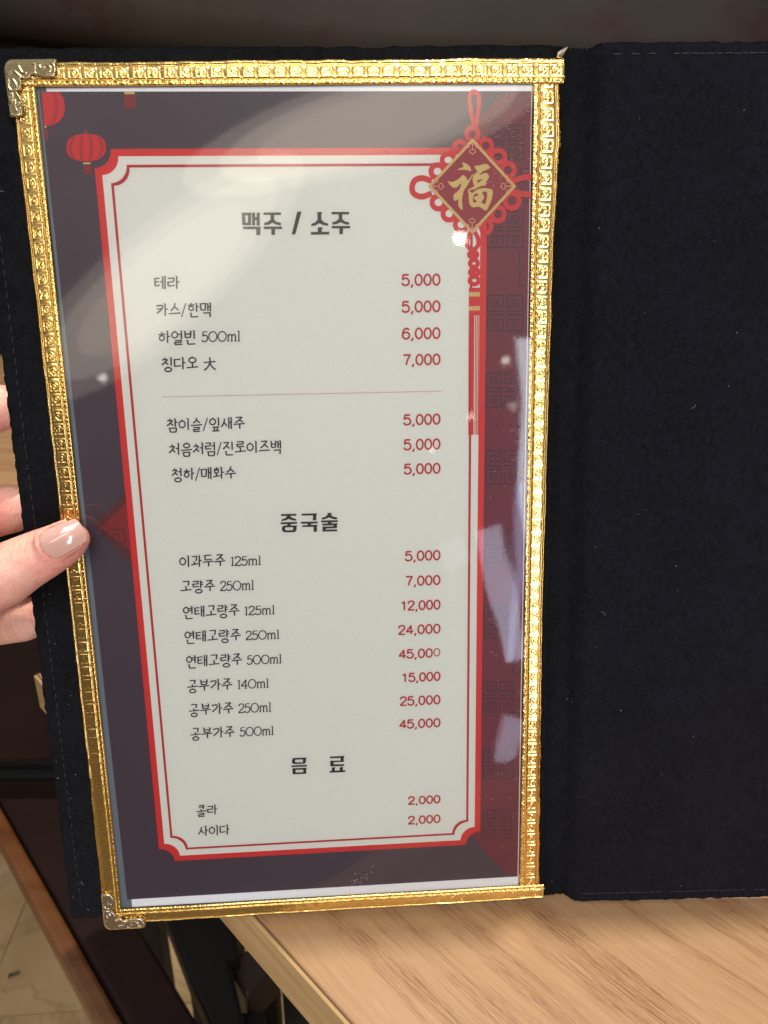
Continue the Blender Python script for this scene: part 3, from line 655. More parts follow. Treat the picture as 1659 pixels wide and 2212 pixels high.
# ---------------- lettering
def px(conv, polys): return polys
h1 = lambda x, y: (493.8 + x * .19842, 427.9 + .19842 * y)
ju = [(380, 158), (570, 158), (570, 185), (497, 185), (497, 235), (520, 258), (572, 272), (570, 298), (520, 290), (478, 270), (440, 290), (390, 298), (388, 272), (430, 258), (458, 235), (458, 185), (380, 185)]
u_ = [(383, 312), (583, 312), (583, 338), (507, 338), (505, 402), (466, 402), (466, 338), (383, 338)]
H1 = [[(143, 160), (250, 160), (246, 195), (246, 297), (150, 297)], [(181, 190), (213, 190), (210, 270), (187, 270)],
      [(254, 160), (290, 160), (290, 210), (306, 210), (306, 160), (348, 162), (340, 185), (342, 300), (306, 300), (306, 242), (290, 242), (290, 300), (258, 300)],
      [(158, 312), (355, 312), (348, 335), (345, 405), (302, 405), (302, 340), (158, 340)], ju, u_,
      [(748, 150), (793, 148), (790, 165), (727, 397), (688, 397)],
      [(963, 155), (1022, 153), (1010, 175), (1010, 235), (1040, 265), (1083, 278), (1083, 305), (1030, 295), (985, 275), (950, 297), (902, 307), (900, 282), (940, 268), (968, 240), (968, 180)],
      [(972, 320), (1027, 318), (1015, 345), (1017, 370), (1096, 367), (1096, 397), (897, 400), (897, 370), (972, 370)],
      [(a + 741, b_ - 6) for a, b_ in ju], [(a + 740, b_ - 7) for a, b_ in u_]]
h2 = lambda x, y: (592.5 + .09921 * x, 1075.3 + .09921 * y)
H2 = [[(147, 350), (480, 345), (480, 385), (352, 388), (375, 425), (480, 460), (478, 495), (400, 488), (318, 458), (245, 490), (160, 503), (160, 468), (240, 440), (275, 400), (275, 390), (150, 393)],
      [(137, 530), (500, 520), (500, 560), (360, 566), (360, 598), (505, 598), (488, 628), (488, 690), (460, 735), (420, 745), (230, 748), (180, 725), (165, 680), (175, 630), (210, 600), (285, 598), (285, 570), (140, 570)],
      [(250, 640), (400, 635), (412, 650), (412, 690), (400, 700), (260, 705), (238, 690), (236, 655)],
      [(595, 342), (940, 335), (920, 370), (915, 487), (838, 487), (845, 380), (595, 385)],
      [(580, 518), (945, 512), (945, 552), (815, 556), (800, 570), (805, 587), (948, 583), (930, 615), (930, 735), (855, 738), (855, 628), (605, 633), (605, 597), (722, 590), (730, 575), (722, 560), (582, 560)],
      [(1158, 325), (1258, 325), (1235, 355), (1270, 400), (1368, 425), (1368, 467), (1290, 460), (1198, 425), (1120, 455), (1037, 475), (1037, 432), (1120, 405), (1162, 360)],
      [(1020, 490), (1385, 483), (1385, 522), (1250, 530), (1240, 545), (1255, 553), (1387, 550), (1365, 580), (1365, 655), (1130, 665), (1122, 675), (1130, 688), (1370, 683), (1368, 725), (1050, 732), (1050, 622), (1285, 618), (1290, 608), (1285, 598), (1045, 600), (1043, 562), (1165, 553), (1170, 545), (1160, 533), (1022, 533)]]
h3 = lambda x, y: (592.5 + .11575 * x, 1602 + .11575 * y)
H3 = [[(330, 345), (350, 300), (380, 297), (608, 290), (592, 320), (592, 370), (570, 402), (545, 405), (370, 410), (335, 395)], [(390, 330), (535, 325), (535, 378), (400, 380), (388, 368)],
      [(318, 437), (610, 425), (610, 457), (318, 467)], [(340, 490), (612, 480), (598, 505), (598, 592), (342, 602)], [(400, 520), (540, 515), (545, 562), (400, 568)],
      [(1040, 272), (1315, 260), (1298, 290), (1298, 370), (1110, 377), (1108, 418), (1305, 413), (1305, 445), (1045, 455), (1045, 350), (1238, 345), (1238, 298), (1040, 303)],
      [(1075, 475), (1145, 470), (1130, 495), (1130, 535), (1222, 530), (1220, 470), (1292, 465), (1277, 490), (1280, 528), (1325, 527), (1322, 560), (1035, 573), (1035, 540), (1075, 538)]]
for nm, H_, cf in (('heading_lettering', H1, h1), ('heading_lettering', H2, h2), ('heading_lettering', H3, h3)): fill(nm, H_, M_BLACK, 11, conv=cf)

def slope(y): return -.0037 + (y - 322) / 1538 * -.0535
# brush-serif Hangul composed from its letters; every letter is pen strokes in a unit box (y down)
O_ = lambda cx_, cy_, rx_, ry_: (ell(cx_, cy_, rx_, ry_, 18, -math.pi / 2, 1.5 * math.pi), 'o')
LET = {'ㄱ': [([(.02, .10), (.90, .05), (.76, .50), (.36, .82), (.10, 1.0)], 'c')], 'ㄱf': [([(.0, .08), (.95, .04)], 'h'), ([(.93, .02), (.88, 1.0)], 'v')], 'ㄱt': [([(.05, .10), (.92, .05)], 'h'), ([(.90, .03), (.78, .95)], 'v')],
       'ㄴ': [([(.04, .0), (.08, .88)], 'v'), ([(.06, .90), (1.0, .84)], 'h')], 'ㄷ': [([(.03, .10), (.92, .04)], 'h'), ([(.06, .08), (.10, .90)], 'v'), ([(.08, .92), (1.0, .84)], 'h')],
       'ㄹ': [([(.04, .07), (.90, .03)], 'h'), ([(.88, .03), (.84, .46)], 'v'), ([(.84, .46), (.10, .51)], 'h'), ([(.10, .50), (.10, .95)], 'v'), ([(.08, .96), (1.0, .88)], 'h')],
       'ㅁ': [([(.03, .04), (.12, .96)], 'v'), ([(.05, .06), (.95, .03)], 'h'), ([(.95, .02), (.86, .96)], 'v'), ([(.12, .95), (.88, .93)], 'h')],
       'ㅂ': [([(.06, .0), (.14, .96)], 'v'), ([(.94, .0), (.86, .95)], 'v'), ([(.10, .45), (.90, .43)], 'h'), ([(.14, .95), (.86, .93)], 'h')],
       'ㅅ': [([(.46, .0), (.54, .06), (.42, .50), (.22, .80), (.0, 1.0)], 'c'), ([(.47, .38), (.70, .66), (1.0, .94)], 'c')],
       'ㅇ': [O_(.5, .55, .45, .43), ([(.40, .0), (.54, .10)], 'n')],
       'ㅈ': [([(.06, .07), (.88, .03), (.58, .42), (.30, .76), (.0, 1.0)], 'p'), ([(.50, .46), (.74, .72), (1.0, .93)], 'c')],
       'ㅊ': [([(.36, .0), (.58, .12)], 'n'), ([(.04, .27), (.90, .22), (.58, .56), (.30, .82), (.0, 1.0)], 'p'), ([(.50, .58), (.74, .78), (1.0, .95)], 'c')],
       'ㅋ': [([(.02, .10), (.90, .05), (.76, .50), (.36, .82), (.10, 1.0)], 'c'), ([(.05, .50), (.78, .42)], 'h')],
       'ㅋt': [([(.05, .10), (.92, .05)], 'h'), ([(.90, .03), (.78, .95)], 'v'), ([(.05, .52), (.82, .47)], 'h')],
       'ㅌ': [([(.05, .08), (.90, .03)], 'h'), ([(.08, .06), (.12, .90)], 'v'), ([(.10, .48), (.84, .43)], 'h'), ([(.10, .93), (1.0, .84)], 'h')],
       'ㅍ': [([(.04, .06), (.96, .03)], 'h'), ([(.30, .06), (.34, .90)], 'v'), ([(.70, .06), (.66, .90)], 'v'), ([(.0, .96), (1.0, .88)], 'h')],
       'ㅎ': [([(.38, .0), (.60, .10)], 'n'), ([(.02, .27), (.98, .20)], 'h'), O_(.5, .68, .34, .30)]}
CHO = 'ㄱㄲㄴㄷㄸㄹㅁㅂㅃㅅㅆㅇㅈㅉㅊㅋㅌㅍㅎ'; JUNG = 'ㅏㅐㅑㅒㅓㅔㅕㅖㅗㅘㅙㅚㅛㅜㅝㅞㅟㅠㅡㅢㅣ'; JONG = ['', 'ㄱ', 'ㄲ', 'ㄳ', 'ㄴ', 'ㄵ', 'ㄶ', 'ㄷ', 'ㄹ', 'ㄺ', 'ㄻ', 'ㄼ', 'ㄽ', 'ㄾ', 'ㄿ', 'ㅀ', 'ㅁ', 'ㅂ', 'ㅄ', 'ㅅ', 'ㅆ', 'ㅇ', 'ㅈ', 'ㅊ', 'ㅋ', 'ㅌ', 'ㅍ', 'ㅎ']
def syllable(ch_):
    """pen strokes of one Hangul syllable in the unit cell"""
    if ch_ == '大': return [([(.02, .40), (.98, .34)], 'h'), ([(.50, .0), (.52, .38), (.36, .74), (.03, 1.0)], 'c'), ([(.52, .40), (.68, .72), (1.0, .96)], 'c')]
    k_ = ord(ch_) - 0xAC00; c, v_, f_ = CHO[k_ // 588], JUNG[(k_ // 28) % 21], JONG[k_ % 28]; S = []
    def put(name, x0, y0, x1, y1): S.extend([([(x0 + a * (x1 - x0), y0 + b_ * (y1 - y0)) for a, b_ in p], kd) for p, kd in LET[name]])
    vert = v_ in 'ㅏㅐㅑㅓㅔㅕㅣ'; b = .60 if f_ else 1.0
    if vert or v_ == 'ㅘ':
        narrow = v_ in 'ㅐㅔ'; x1 = .50 if narrow else (.56 if v_ in 'ㅓㅕ' else .60)
        if v_ == 'ㅔ': x1 = .44
        if v_ == 'ㅘ': put('ㄱt' if c == 'ㄱ' else c, .04, .06, .58, .52); S.append(([(.30, .54), (.31, .76)], 'v')); S.append(([(.0, .82), (.66, .72)], 'h'))
        elif f_: put(c, .02, .03, x1, .52)
        else: put(c, .0, .13, x1, .80)
        m_ = .27 if f_ else .46
        if v_ in 'ㅏㅘ': S += [([(.76, .0), (.77, b)], 'v'), ([(.77, m_), (.99, m_ - .01)], 'h')]
        if v_ == 'ㅑ': S += [([(.76, .0), (.77, b)], 'v'), ([(.77, m_ - .09), (.98, m_ - .10)], 'h'), ([(.77, m_ + .08), (.98, m_ + .07)], 'h')]
        if v_ == 'ㅐ': S += [([(.66, .04), (.67, b - .04)], 'v'), ([(.87, .0), (.88, b)], 'v'), ([(.67, m_), (.87, m_ - .01)], 'h')]
        if v_ == 'ㅔ': S += [([(.68, .04), (.69, b - .04)], 'v'), ([(.87, .0), (.88, b)], 'v'), ([(.46, m_ - .02), (.68, m_ - .03)], 'h')]
        if v_ == 'ㅓ': S += [([(.84, .0), (.85, b)], 'v'), ([(.58, m_), (.84, m_ - .02)], 'h')]
        if v_ == 'ㅕ': S += [([(.84, .0), (.85, b)], 'v'), ([(.54, m_ - .09), (.84, m_ - .11)], 'h'), ([(.54, m_ + .07), (.84, m_ + .05)], 'h')]
        if v_ == 'ㅣ': S += [([(.82, .0), (.84, b)], 'v')]
        if f_: put('ㄱf' if f_ == 'ㄱ' else f_, .26, .68, .92, 1.0)
    else:
        cn = 'ㄱt' if c == 'ㄱ' else ('ㅋt' if c == 'ㅋ' else c)
        if f_:
            put(cn, .20, .0, .80, .36 if v_ == 'ㅡ' else .33); yb_ = .52
            if v_ == 'ㅗ': S.append(([(.50, .36), (.51, .51)], 'v'))
            if v_ == 'ㅜ': S.append(([(.50, .52), (.51, .64)], 'v')); yb_ = .50
            S.append(([(.0, yb_ + .02), (1.0, yb_ - .03)], 'h')); put('ㄱf' if f_ == 'ㄱ' else f_, .20, .67, .82, 1.0)
        else:
            put(cn, .16, .0, .84, .60 if v_ == 'ㅡ' else .47)
            if v_ == 'ㅗ': S += [([(.50, .50), (.51, .82)], 'v'), ([(.0, .88), (1.0, .81)], 'h')]
            if v_ == 'ㅜ': S += [([(.0, .62), (1.0, .56)], 'h'), ([(.54, .60), (.56, 1.0)], 'v')]
            if v_ == 'ㅡ': S += [([(.0, .84), (1.0, .78)], 'h')]
    return S
def pen(strk, X, Y, W_, H_, x0, k_, base, out_):
    wv, wh = base
    for pts, kd in strk:
        q = [(X + a * W_, Y + b_ * H_ + k_ * (X + a * W_ - x0)) for a, b_ in pts]
        if kd == 'v':
            out_.append((q, wv, False)); a, b_ = q[0]; out_.append(([(a - wv * .95, b_ - .2), (a + wv * .25, b_ + 1.3)], 1.5, False))
        elif kd == 'h':
            out_.append((q, wh, False)); a, b_ = q[-1]; out_.append(([(a - wv * .7, b_ - .75), (a + .3, b_ + .35)], 1.3, False))
        elif kd == 'o': out_.append((q, (wv + wh) / 2, True))
        elif kd == 'n': out_.append((q, wv * 1.05, False))
        elif kd == 'p': out_.append((q[:2], wh, False)); out_.append((smoothline(q[1:], False, 4), wv * .92, False))
        elif kd == 'c': out_.append((smoothline(q, False, 4), wv * .95, False))
def hangul(s, x0, x1, yt, yb):
    adv = {'/': .50}; tot = sum(adv.get(c, 1.0) for c in s) - .06; U = (x1 - x0) / tot; k_ = slope((yt + yb) / 2); H = yb - yt; out_ = []
    anyf = any((c != '/' and c != '大' and (ord(c) - 0xAC00) % 28) for c in s); x = x0
    for c in s:
        if c == '/': out_.append(([(x + .36 * U, yt - .5 + k_ * (x - x0)), (x + .02 * U, yb - 1 + k_ * (x - x0))], 2.3, False))
        else:
            f_ = c != '大' and (ord(c) - 0xAC00) % 28
            pen(syllable(c), x, yt, U * .93, H if (f_ or not anyf) else H * .86, x0, k_, (3.3, 2.7), out_)
        x += adv.get(c, 1.0) * U
    strokes('item_lettering', out_, M_INK, 11, smoothp=False)
DG = {'0': [(ell(.5, .5, .375, .485, 24), 'o')], '5': [([(.84, .02), (.18, .02)], 'l'), ([(.22, .0), (.14, .48)], 'l'), ([(.14, .46), (.34, .34), (.64, .35), (.88, .62), (.80, .88), (.50, .99), (.22, .94), (.08, .76)], 'c')],
      '2': [([(.12, .30), (.20, .09), (.50, .0), (.80, .09), (.86, .28), (.70, .50), (.34, .76), (.10, .99)], 'c'), ([(.08, .985), (.92, .985)], 'l')], '4': [([(.68, 1.0), (.68, .0)], 'l'), ([(.70, .02), (.08, .72)], 'l'), ([(.04, .71), (.97, .71)], 'l')],
      '6': [([(.84, .16), (.66, .02), (.42, .03), (.18, .26), (.10, .66)], 'c'), (ell(.50, .68, .39, .31, 20), 'o')], '7': [([(.08, .02), (.93, .02)], 'l'), ([(.90, .02), (.60, .46), (.40, 1.0)], 'c')],
      '1': [([(.22, .24), (.44, .14), (.58, .0)], 'c'), ([(.58, .0), (.58, 1.0)], 'l')], ',': [([(.22, .90), (.24, 1.04), (.10, 1.20)], 'c')]}
def price(s, x0, x1, yt, yb, thin_last=False):
    tot = sum(.46 if c == ',' else 1.0 for c in s) - .10; U = (x1 - x0) / tot; k_ = slope((yt + yb) / 2); out_ = []; x = x0 - .05 * U
    H = (yb - yt) / 1.2
    for i_, c in enumerate(s):
        last = thin_last and i_ == len(s) - 1; w_ = 2.5 if last else 3.9
        for pts, kd in DG[c]:
            q = [(x + a * U, yt + 1.6 + b_ * (H - 3.0) * (.9 if last else 1) + k_ * (x + a * U - x0)) for a, b_ in pts]
            out_.append((smoothline(q, kd == 'o', 3) if kd in 'oc' else q, w_, kd == 'o'))
        x += (.46 if c == ',' else 1.0) * U
    strokes('price_lettering', out_, M_PRICE, 11, smoothp=False)
ITEMS = [('테라', 334.1, 388.6, 597, 625), ('카스/한맥', 338, 458.1, 656, 687), ('하얼빈', 342.4, 424.4, 715, 745.7), ('칭다오', 349, 428.9, 772.5, 803), ('大', 440.2, 466.6, 771.5, 800.3),
         ('참이슬/잎새주', 360.2, 529.4, 904.5, 934), ('처음처럼/진로이즈백', 365.7, 609.1, 957.5, 987), ('청하/매화수', 371, 510.2, 1011.5, 1041),
         ('이과두주', 388, 486.9, 1200.4, 1225.2), ('고량주', 390.4, 465, 1255, 1282), ('연태고량주', 395.6, 517.4, 1309.6, 1337.4), ('연태고량주', 398.9, 520.6, 1363, 1391), ('연태고량주', 402.5, 523.4, 1416, 1444),
         ('공부가주', 404.9, 502, 1469, 1496.5), ('공부가주', 408.3, 504.7, 1521, 1548), ('공부가주', 411.8, 507.5, 1572.5, 1599), ('콜라', 424.5, 470, 1739, 1764), ('사이다', 428.5, 496.5, 1783.5, 1805.5)]
for s_, x0, x1, yt, yb in ITEMS: hangul(s_, x0, x1, yt, yb)
# serif figures and "ml" drawn as pen strokes
GL = {'0': (.92, [(ell(.46, .5, .40, .48, 24), 1)]), '5': (.66, [([(.58, .02), (.16, .02)], 0), ([(.16, .02), (.11, .45)], 0), ([(.11, .45), (.30, .36), (.52, .42), (.60, .66), (.50, .90), (.28, .98), (.10, .92), (.04, .80)], 2)]),
      '2': (.68, [([(.08, .26), (.14, .08), (.34, .01), (.54, .08), (.60, .26), (.52, .46), (.28, .70), (.06, .96)], 2), ([(.04, .97), (.60, .97), (.64, .82)], 0)]),
      '1': (.42, [([(.06, .12), (.24, .02), (.24, .98)], 0), ([(.10, .98), (.38, .98)], 0)]), '4': (.76, [([(.54, .98), (.54, .0)], 0), ([(.56, .02), (.04, .70)], 0), ([(.02, .69), (.72, .69)], 3), ([(.42, .98), (.66, .98)], 0)]),
      'm': (1.02, [([(.02, .34), (.14, .34), (.14, .98)], 0), ([(.14, .48), (.30, .33), (.44, .36), (.50, .52), (.50, .98)], 2), ([(.50, .50), (.66, .33), (.80, .36), (.86, .52), (.86, .98)], 2), ([(.04, .98), (.24, .98)], 0), ([(.40, .98), (.60, .98)], 0), ([(.76, .98), (.97, .98)], 0)]),
      'l': (.36, [([(.04, .03), (.18, .0), (.18, .98)], 0), ([(.05, .98), (.32, .98)], 0)])}
def serif(s, x0, x1, yt, yb):
    tot = sum(GL[c][0] for c in s); k_ = slope((yt + yb) / 2); P_ = []; u = 0; H = yb - yt - k_ * 0; W_ = (x1 - x0) / tot
    for c in s:
        adv, sts = GL[c]
        for pts, kind in sts:
            if kind == 1: P_.append(([(x0 + (u + a) * W_, yt + b_ * H + k_ * (u + a) * W_) for a, b_ in pts], 2.5, True))
            else:
                q = smoothline(pts, False, 4) if kind == 2 else pts
                P_.append(([(x0 + (u + a) * W_, yt + b_ * H + k_ * (u + a) * W_) for a, b_ in q], 2.7 if kind != 0 or abs(pts[0][1] - pts[-1][1]) > .1 else 1.9, False))
        u += adv
    strokes('volume_lettering', P_, M_INK, 11, smoothp=False)
for s_, x0, x1, yt, yb in [('500ml', 435.7, 520.2, 716.5, 738.5), ('125ml', 497.6, 565.1, 1202.3, 1222), ('250ml', 475.3, 549.8, 1255.5, 1276), ('125ml', 527.4, 594.5, 1309.5, 1328.5), ('250ml', 530.5, 604.4, 1362.8, 1382),
                           ('500ml', 533.3, 609.3, 1415.5, 1435), ('140ml', 512.1, 581.6, 1468, 1487.5), ('250ml', 514.7, 586.9, 1519.8, 1539.5), ('500ml', 518, 592.1, 1570.8, 1590)]: serif(s_, x0, x1, yt, yb)
for s_, x0, yt, yb in [('5,000', 867.6, 592, 623.5), ('5,000', 868, 650, 681), ('6,000', 868.5, 708, 738.8), ('7,000', 870.6, 765, 795), ('5,000', 871.5, 894.6, 924), ('5,000', 872, 948.2, 978), ('5,000', 872.7, 1001, 1030),
                       ('5,000', 875, 1189.5, 1217), ('7,000', 876, 1243.5, 1270.5), ('12,000', 864.7, 1297.2, 1324), ('24,000', 860.2, 1349.6, 1376), ('45,000', 861.7, 1402, 1427.5), ('15,000', 867, 1453, 1478), ('25,000', 863.8, 1503.5, 1529), ('45,000', 862.9, 1553.5, 1578.5), ('2,000', 881.6, 1719.2, 1742), ('2,000', 881.6, 1761.5, 1784.5)]:
    price(s_, x0, 951, yt, yb, s_ == '45,000' and yt < 1500)
P_ = []
nd = 165
cu_v = []; cu_f = []
for i in range(nd):
    t_ = i / (nd - 1); c = pg(353 + t_ * 599, 857.3 - t_ * 12.3); b0 = len(cu_v)
    for k_ in range(6): cu_v.append((c.x + .00019 * math.cos(k_ * math.pi / 3), c.y + .00019 * math.sin(k_ * math.pi / 3), .0004))
    cu_f.append(tuple(range(b0, b0 + 6)))
tag(mobj('dotted_rule', cu_v, cu_f, M_PRICE, sheet), kind='stuff')
# scuffs and specks on the film
P = []
for i in range(26):
    u = random.gauss(775, 12); v_ = random.gauss(1902, 9) - (u - 775) * .5; c = pg(u, v_, .00098); a = random.uniform(0, 6.28); L = random.uniform(.0001, .0005)
    P.append(([(c.x, c.y, c.z + .0001), (c.x + L * math.cos(a), c.y + L * math.sin(a), c.z + .0001)], random.uniform(.00007, .00022)))
for i in range(150):
    c = pg(random.uniform(1048, 1140), random.choice([random.uniform(200, 420), random.uniform(900, 1850)]), .0010); L = random.uniform(.0003, .0016); P.append(([(c.x, c.y, .0011), (c.x + L, c.y + random.uniform(-.1, .1) * L, .0011)], .000035))
for i in range(40):
    c = pg(random.uniform(120, 1100), random.uniform(210, 1880), .001); a = random.uniform(0, 6.28); L = random.uniform(.00005, .0004); P.append(([(c.x, c.y, .0011), (c.x + L * math.cos(a), c.y + L * math.sin(a), .0011)], .00006))
v, f = tube_mesh(P, 4); tag(mobj('film_scuffs', v, f, Mat('scuff', (.45, .45, .47), .8).m, holder), kind='stuff')

# ------------------------------------------------------------------ table
TZ = EYE.z - .3125
A_ = pl(551, 1985, TZ); B_ = pl(755, 2212, TZ); C0 = pl(75, 1457, TZ); d_ = (B_ - A_).normalized(); ang = math.atan2(d_.y, d_.x)
def make_table(name, corner_pt, ang, length, width, label):
    t_ = empty(name, Matrix.Translation((corner_pt.x, corner_pt.y, 0)) @ Matrix.Rotation(ang, 4, 'Z')); tag(t_, label, 'table')
    box('tabletop', 0, length, 0.0016, width, TZ - .028, TZ, M_WOOD, t_, .0012)
    box('edge_band', 0, length, -.0008, 0.0012, TZ - .0275, TZ - .0006, M_EDGE, t_, .0004)
    box('edge_joint', 0, length, .0011, .0018, TZ - .0270, TZ + .00012, M_EDGE2, t_)
    for lx_, ly_ in ((.18, .12), (length - .18, .12), (.18, width - .12), (length - .18, width - .12)): box('leg', lx_ - .03, lx_ + .03, ly_ - .03, ly_ + .03, 0, TZ - .028, M_BLK, t_, .003)
    return t_
make_table('wooden_table', C0, ang, 1.05, .72, 'light oak table with visible grain that the menu stands on')
n0 = pl(-60, 1120, TZ)
make_table('wooden_table', Vector((-1.25, .84, 0)), 0, .95, .85, 'far oak table glimpsed between the fingers at the left edge')

# ------------------------------------------------------------------ dark bench and chairs under the table
def poly3(name, pts, h, thick, mat, parent, bev=.004):
    q = [pl(x, y, h) for x, y in pts]
    return prism(name, [(p.x, p.y) for p in q], h - thick, h, mat, parent, bev)
SH = .45
s_ = tag(empty('bench'), 'dark mahogany bench with brown wooden edge beside the table, lower left', 'bench')
q0 = pl(14.5, 1755, SH); q1 = pl(276, 2212, SH); dd = (q1 - q0).normalized(); nn = Vector((-dd.y, dd.x, 0))
if nn.x < 0: nn = -nn
r1 = pl(301, 2000, SH); wdt = (r1 - q0).dot(nn)
e0 = q0 - dd * .75; e1 = q1 + dd * .3
r0 = pl(60, 1487, SH)
prism('seat', [(e0.x, e0.y), (e1.x, e1.y), ((q1 + dd * .3 + nn * ((pl(401, 2211, SH) - q0).dot(nn) * 1.0)).x, (q1 + dd * .3 + nn * ((pl(401, 2211, SH) - q0).dot(nn))).y), (r1.x, r1.y), (r0.x, r0.y), ((r0 - dd * .2).x, (r0 - dd * .2).y)], SH - .035, SH, M_MAHO, s_, .004)
a0 = e0 - nn * .002; a1 = e1 - nn * .002
prism('edge_board', [(a0.x, a0.y), (a1.x, a1.y), ((a1 - nn * .016).x, (a1 - nn * .016).y), ((a0 - nn * .016).x, (a0 - nn * .016).y)], SH - .026, SH - .001, M_BRWOOD, s_, .004)
for k_ in (.15, .95):
    c = e0 + (e1 - e0) * k_ + nn * .06; box('leg', c.x - .02, c.x + .02, c.y - .02, c.y + .02, 0, SH - .036, M_MAHO, s_, .003)
s2 = tag(empty('chair'), 'black chair pushed under the table below the menu', 'chair')
poly3('seat', [(351, 1960), (480, 1960), (506, 1994), (517, 2058), (497, 2074), (540, 2260), (478, 2260), (412, 2120)], .44, .03, M_BLK, s2)
for x, y in ((440, 1975), (475, 1990), (520, 2230)):
    c = pl(x, y, .41); box('leg', c.x - .018, c.x + .018, c.y - .018, c.y + .018, 0, .41, M_BLK, s2, .003)
s3 = tag(empty('chair'), 'dark maroon chair frame seen under the corner of the tabletop', 'chair')
poly3('seat', [(490, 2078), (545, 2042), (600, 2085), (531, 2155)], .42, .04, Mat('maroon_seat', (.022, .010, .008), .5).m, s3)
poly3('stretcher', [(531, 2150), (590, 2098), (605, 2112), (545, 2178)], .30, .03, M_BLK, s3)
for x, y in ((520, 2095), (570, 2075)):
    c = pl(x, y, .37); box('leg', c.x - .012, c.x + .012, c.y - .012, c.y + .012, 0, .37, M_BLK, s3)
# black chair back standing behind the palm
s4 = tag(empty('chair'), 'black chair at the left edge behind the lower fingers', 'chair')
c = pl(40, 1440, .62)
box('backrest', c.x - .35, c.x + .10, c.y, c.y + .03, .50, .73, M_MAHO, s4, .006)
for dx in (-.33, .07): box('leg', c.x + dx, c.x + dx + .03, c.y, c.y + .03, 0, .50, M_BLK, s4, .003)
box('seat', c.x - .35, c.x + .10, c.y + .03, c.y + .45, .42, .46, M_BLK, s4, .006)

# ------------------------------------------------------------------ floor of stone tiles
fl = mobj('floor', [(-4, -3, -.004), (4, -3, -.004), (4, 5, -.004), (-4, 5, -.004)], [(0, 1, 2, 3)], M_GROUT); tag(fl, kind='structure')
j0 = pl(4, 2072, 0); j1 = pl(51, 1960, 0); jd = (j1 - j0).normalized(); jang = math.atan2(jd.y, jd.x); Rj = Matrix.Rotation(jang, 3, 'Z')
tile_me = None; T_ = .6
for i in range(-3, 5):
    for k_ in range(-3, 4):
        c = Vector((j0.x, j0.y, 0)) + Rj @ Vector(((i + .35) * T_, (k_ + .5) * T_, 0))
        if c.length > 2.6 or c.y < -.6: continue
        if tile_me is None:
            o = box('tile', -T_ / 2 + .0007, T_ / 2 - .0007, -T_ / 2 + .0007, T_ / 2 - .0007, -.0035, 0, M_FLOOR, fl); tile_me = o.data
        else:
            o = bpy.data.objects.new('tile', tile_me); COL.objects.link(o); o.parent = fl
        o.location = c; o.rotation_euler.z = jang + random.choice([0, 1, 2, 3]) * math.pi / 2
lp = pl(30, 2108, .004)
v, f = [], []
for i in range(9):
    for j in range(4):
        t_ = i / 8; wv = math.sin(t_ * math.pi) ** .7 * .014; v.append((t_ * .05 - .025, (j / 3 - .5) * 2 * wv + .01 * math.sin(t_ * 5), .003 + .006 * (j / 3 - .5) ** 2 * 4 + .004 * math.sin(t_ * 9)))
lf = mobj('leaf_scrap', v, grid_faces(9, 4), M_LEAF, None, True); lf.location = lp; lf.rotation_euler.z = 1.0; lf.scale = (.3, .3, .3); tag(lf, 'small green brown leaf scrap lying on the beige floor', 'leaf')
md = lf.modifiers.new('t', 'SOLIDIFY'); md.thickness = .001

# ------------------------------------------------------------------ booth seat back across the table
bt = tag(empty('booth_backrest', Matrix.Translation((0, 1.95, 0))), 'dark brown leather booth back filling the top behind the menu', 'booth seat')
def sx_(x, y, Y): d = ray(x, y); s__ = Y / d.y; return EYE + d * s__
YB = 1.95; pts = [(-400, -20), (-200, 5), (0, 33), (90, 44), (200, 58), (330, 76), (450, 93), (580, 108), (800, 128), (1100, 140), (1500, 145), (2100, 150)]
low = [sx_(x, y, YB) for x, y in pts]; n = len(low); v = []; f = []
prof = [(0.0, 0.0), (-.004, -.022), (-.02, -.034), (-.05, -.040), (-.40, -.040), (-.9, -.040)]   # (dz from lower edge upward is negative sign below, dy)
for p in low:
    for a, b_ in prof: v.append((p.x, b_, p.z - a))
f = grid_faces(n, len(prof))
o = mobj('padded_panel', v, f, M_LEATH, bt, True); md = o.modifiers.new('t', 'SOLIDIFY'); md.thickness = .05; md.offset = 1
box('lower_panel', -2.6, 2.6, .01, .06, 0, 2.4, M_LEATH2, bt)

# ------------------------------------------------------------------ the hand holding the menu
def mp(x, y, z): return pg(x, y, z * MM) # menu-plane coordinates
hand = empty('person', MENU); tag(hand, 'hand with a long glossy nude thumbnail gripping the left edge of the menu', 'person')
def skin_mesh(chains, voxel):
    """tapered limbs swept as spheres, fused into one continuous surface"""
    V_ = []; F_ = []
    import bmesh
    bm = bmesh.new()
    for ch in chains:
        for (p0, r0_), (p1, r1_) in zip(ch[:-1], ch[1:]):
            L = (p1 - p0).length; n_ = max(2, int(L / (min(r0_, r1_) * .22)))
            for i in range(n_ + 1):
                t_ = i / n_; bmesh.ops.create_icosphere(bm, subdivisions=3, radius=r0_ + (r1_ - r0_) * t_, matrix=Matrix.Translation(p0.lerp(p1, t_)))
    me = bpy.data.meshes.new('hand'); bm.to_mesh(me); bm.free(); return me
def ch(*pts): return [(mp(x, y, z), r_ * MM) for x, y, z, r_ in pts]
thumb = ch((160, 1164, 8.3, 6.2), (141, 1172, 9.0, 8.4), (118, 1184, 10.0, 9.5), (92, 1197, 10.8, 10.3), (50, 1218, 12.3, 11.2), (5, 1244, 14, 12.6), (-60, 1275, 15, 12.5), (-130, 1330, 8, 15), (-190, 1400, -4, 19))
index = ch((30, 885, -14, 7.5), (0, 880, -14, 9.5), (-70, 905, -16, 10), (-150, 1000, -20, 11.5), (-230, 1140, -18, 15))
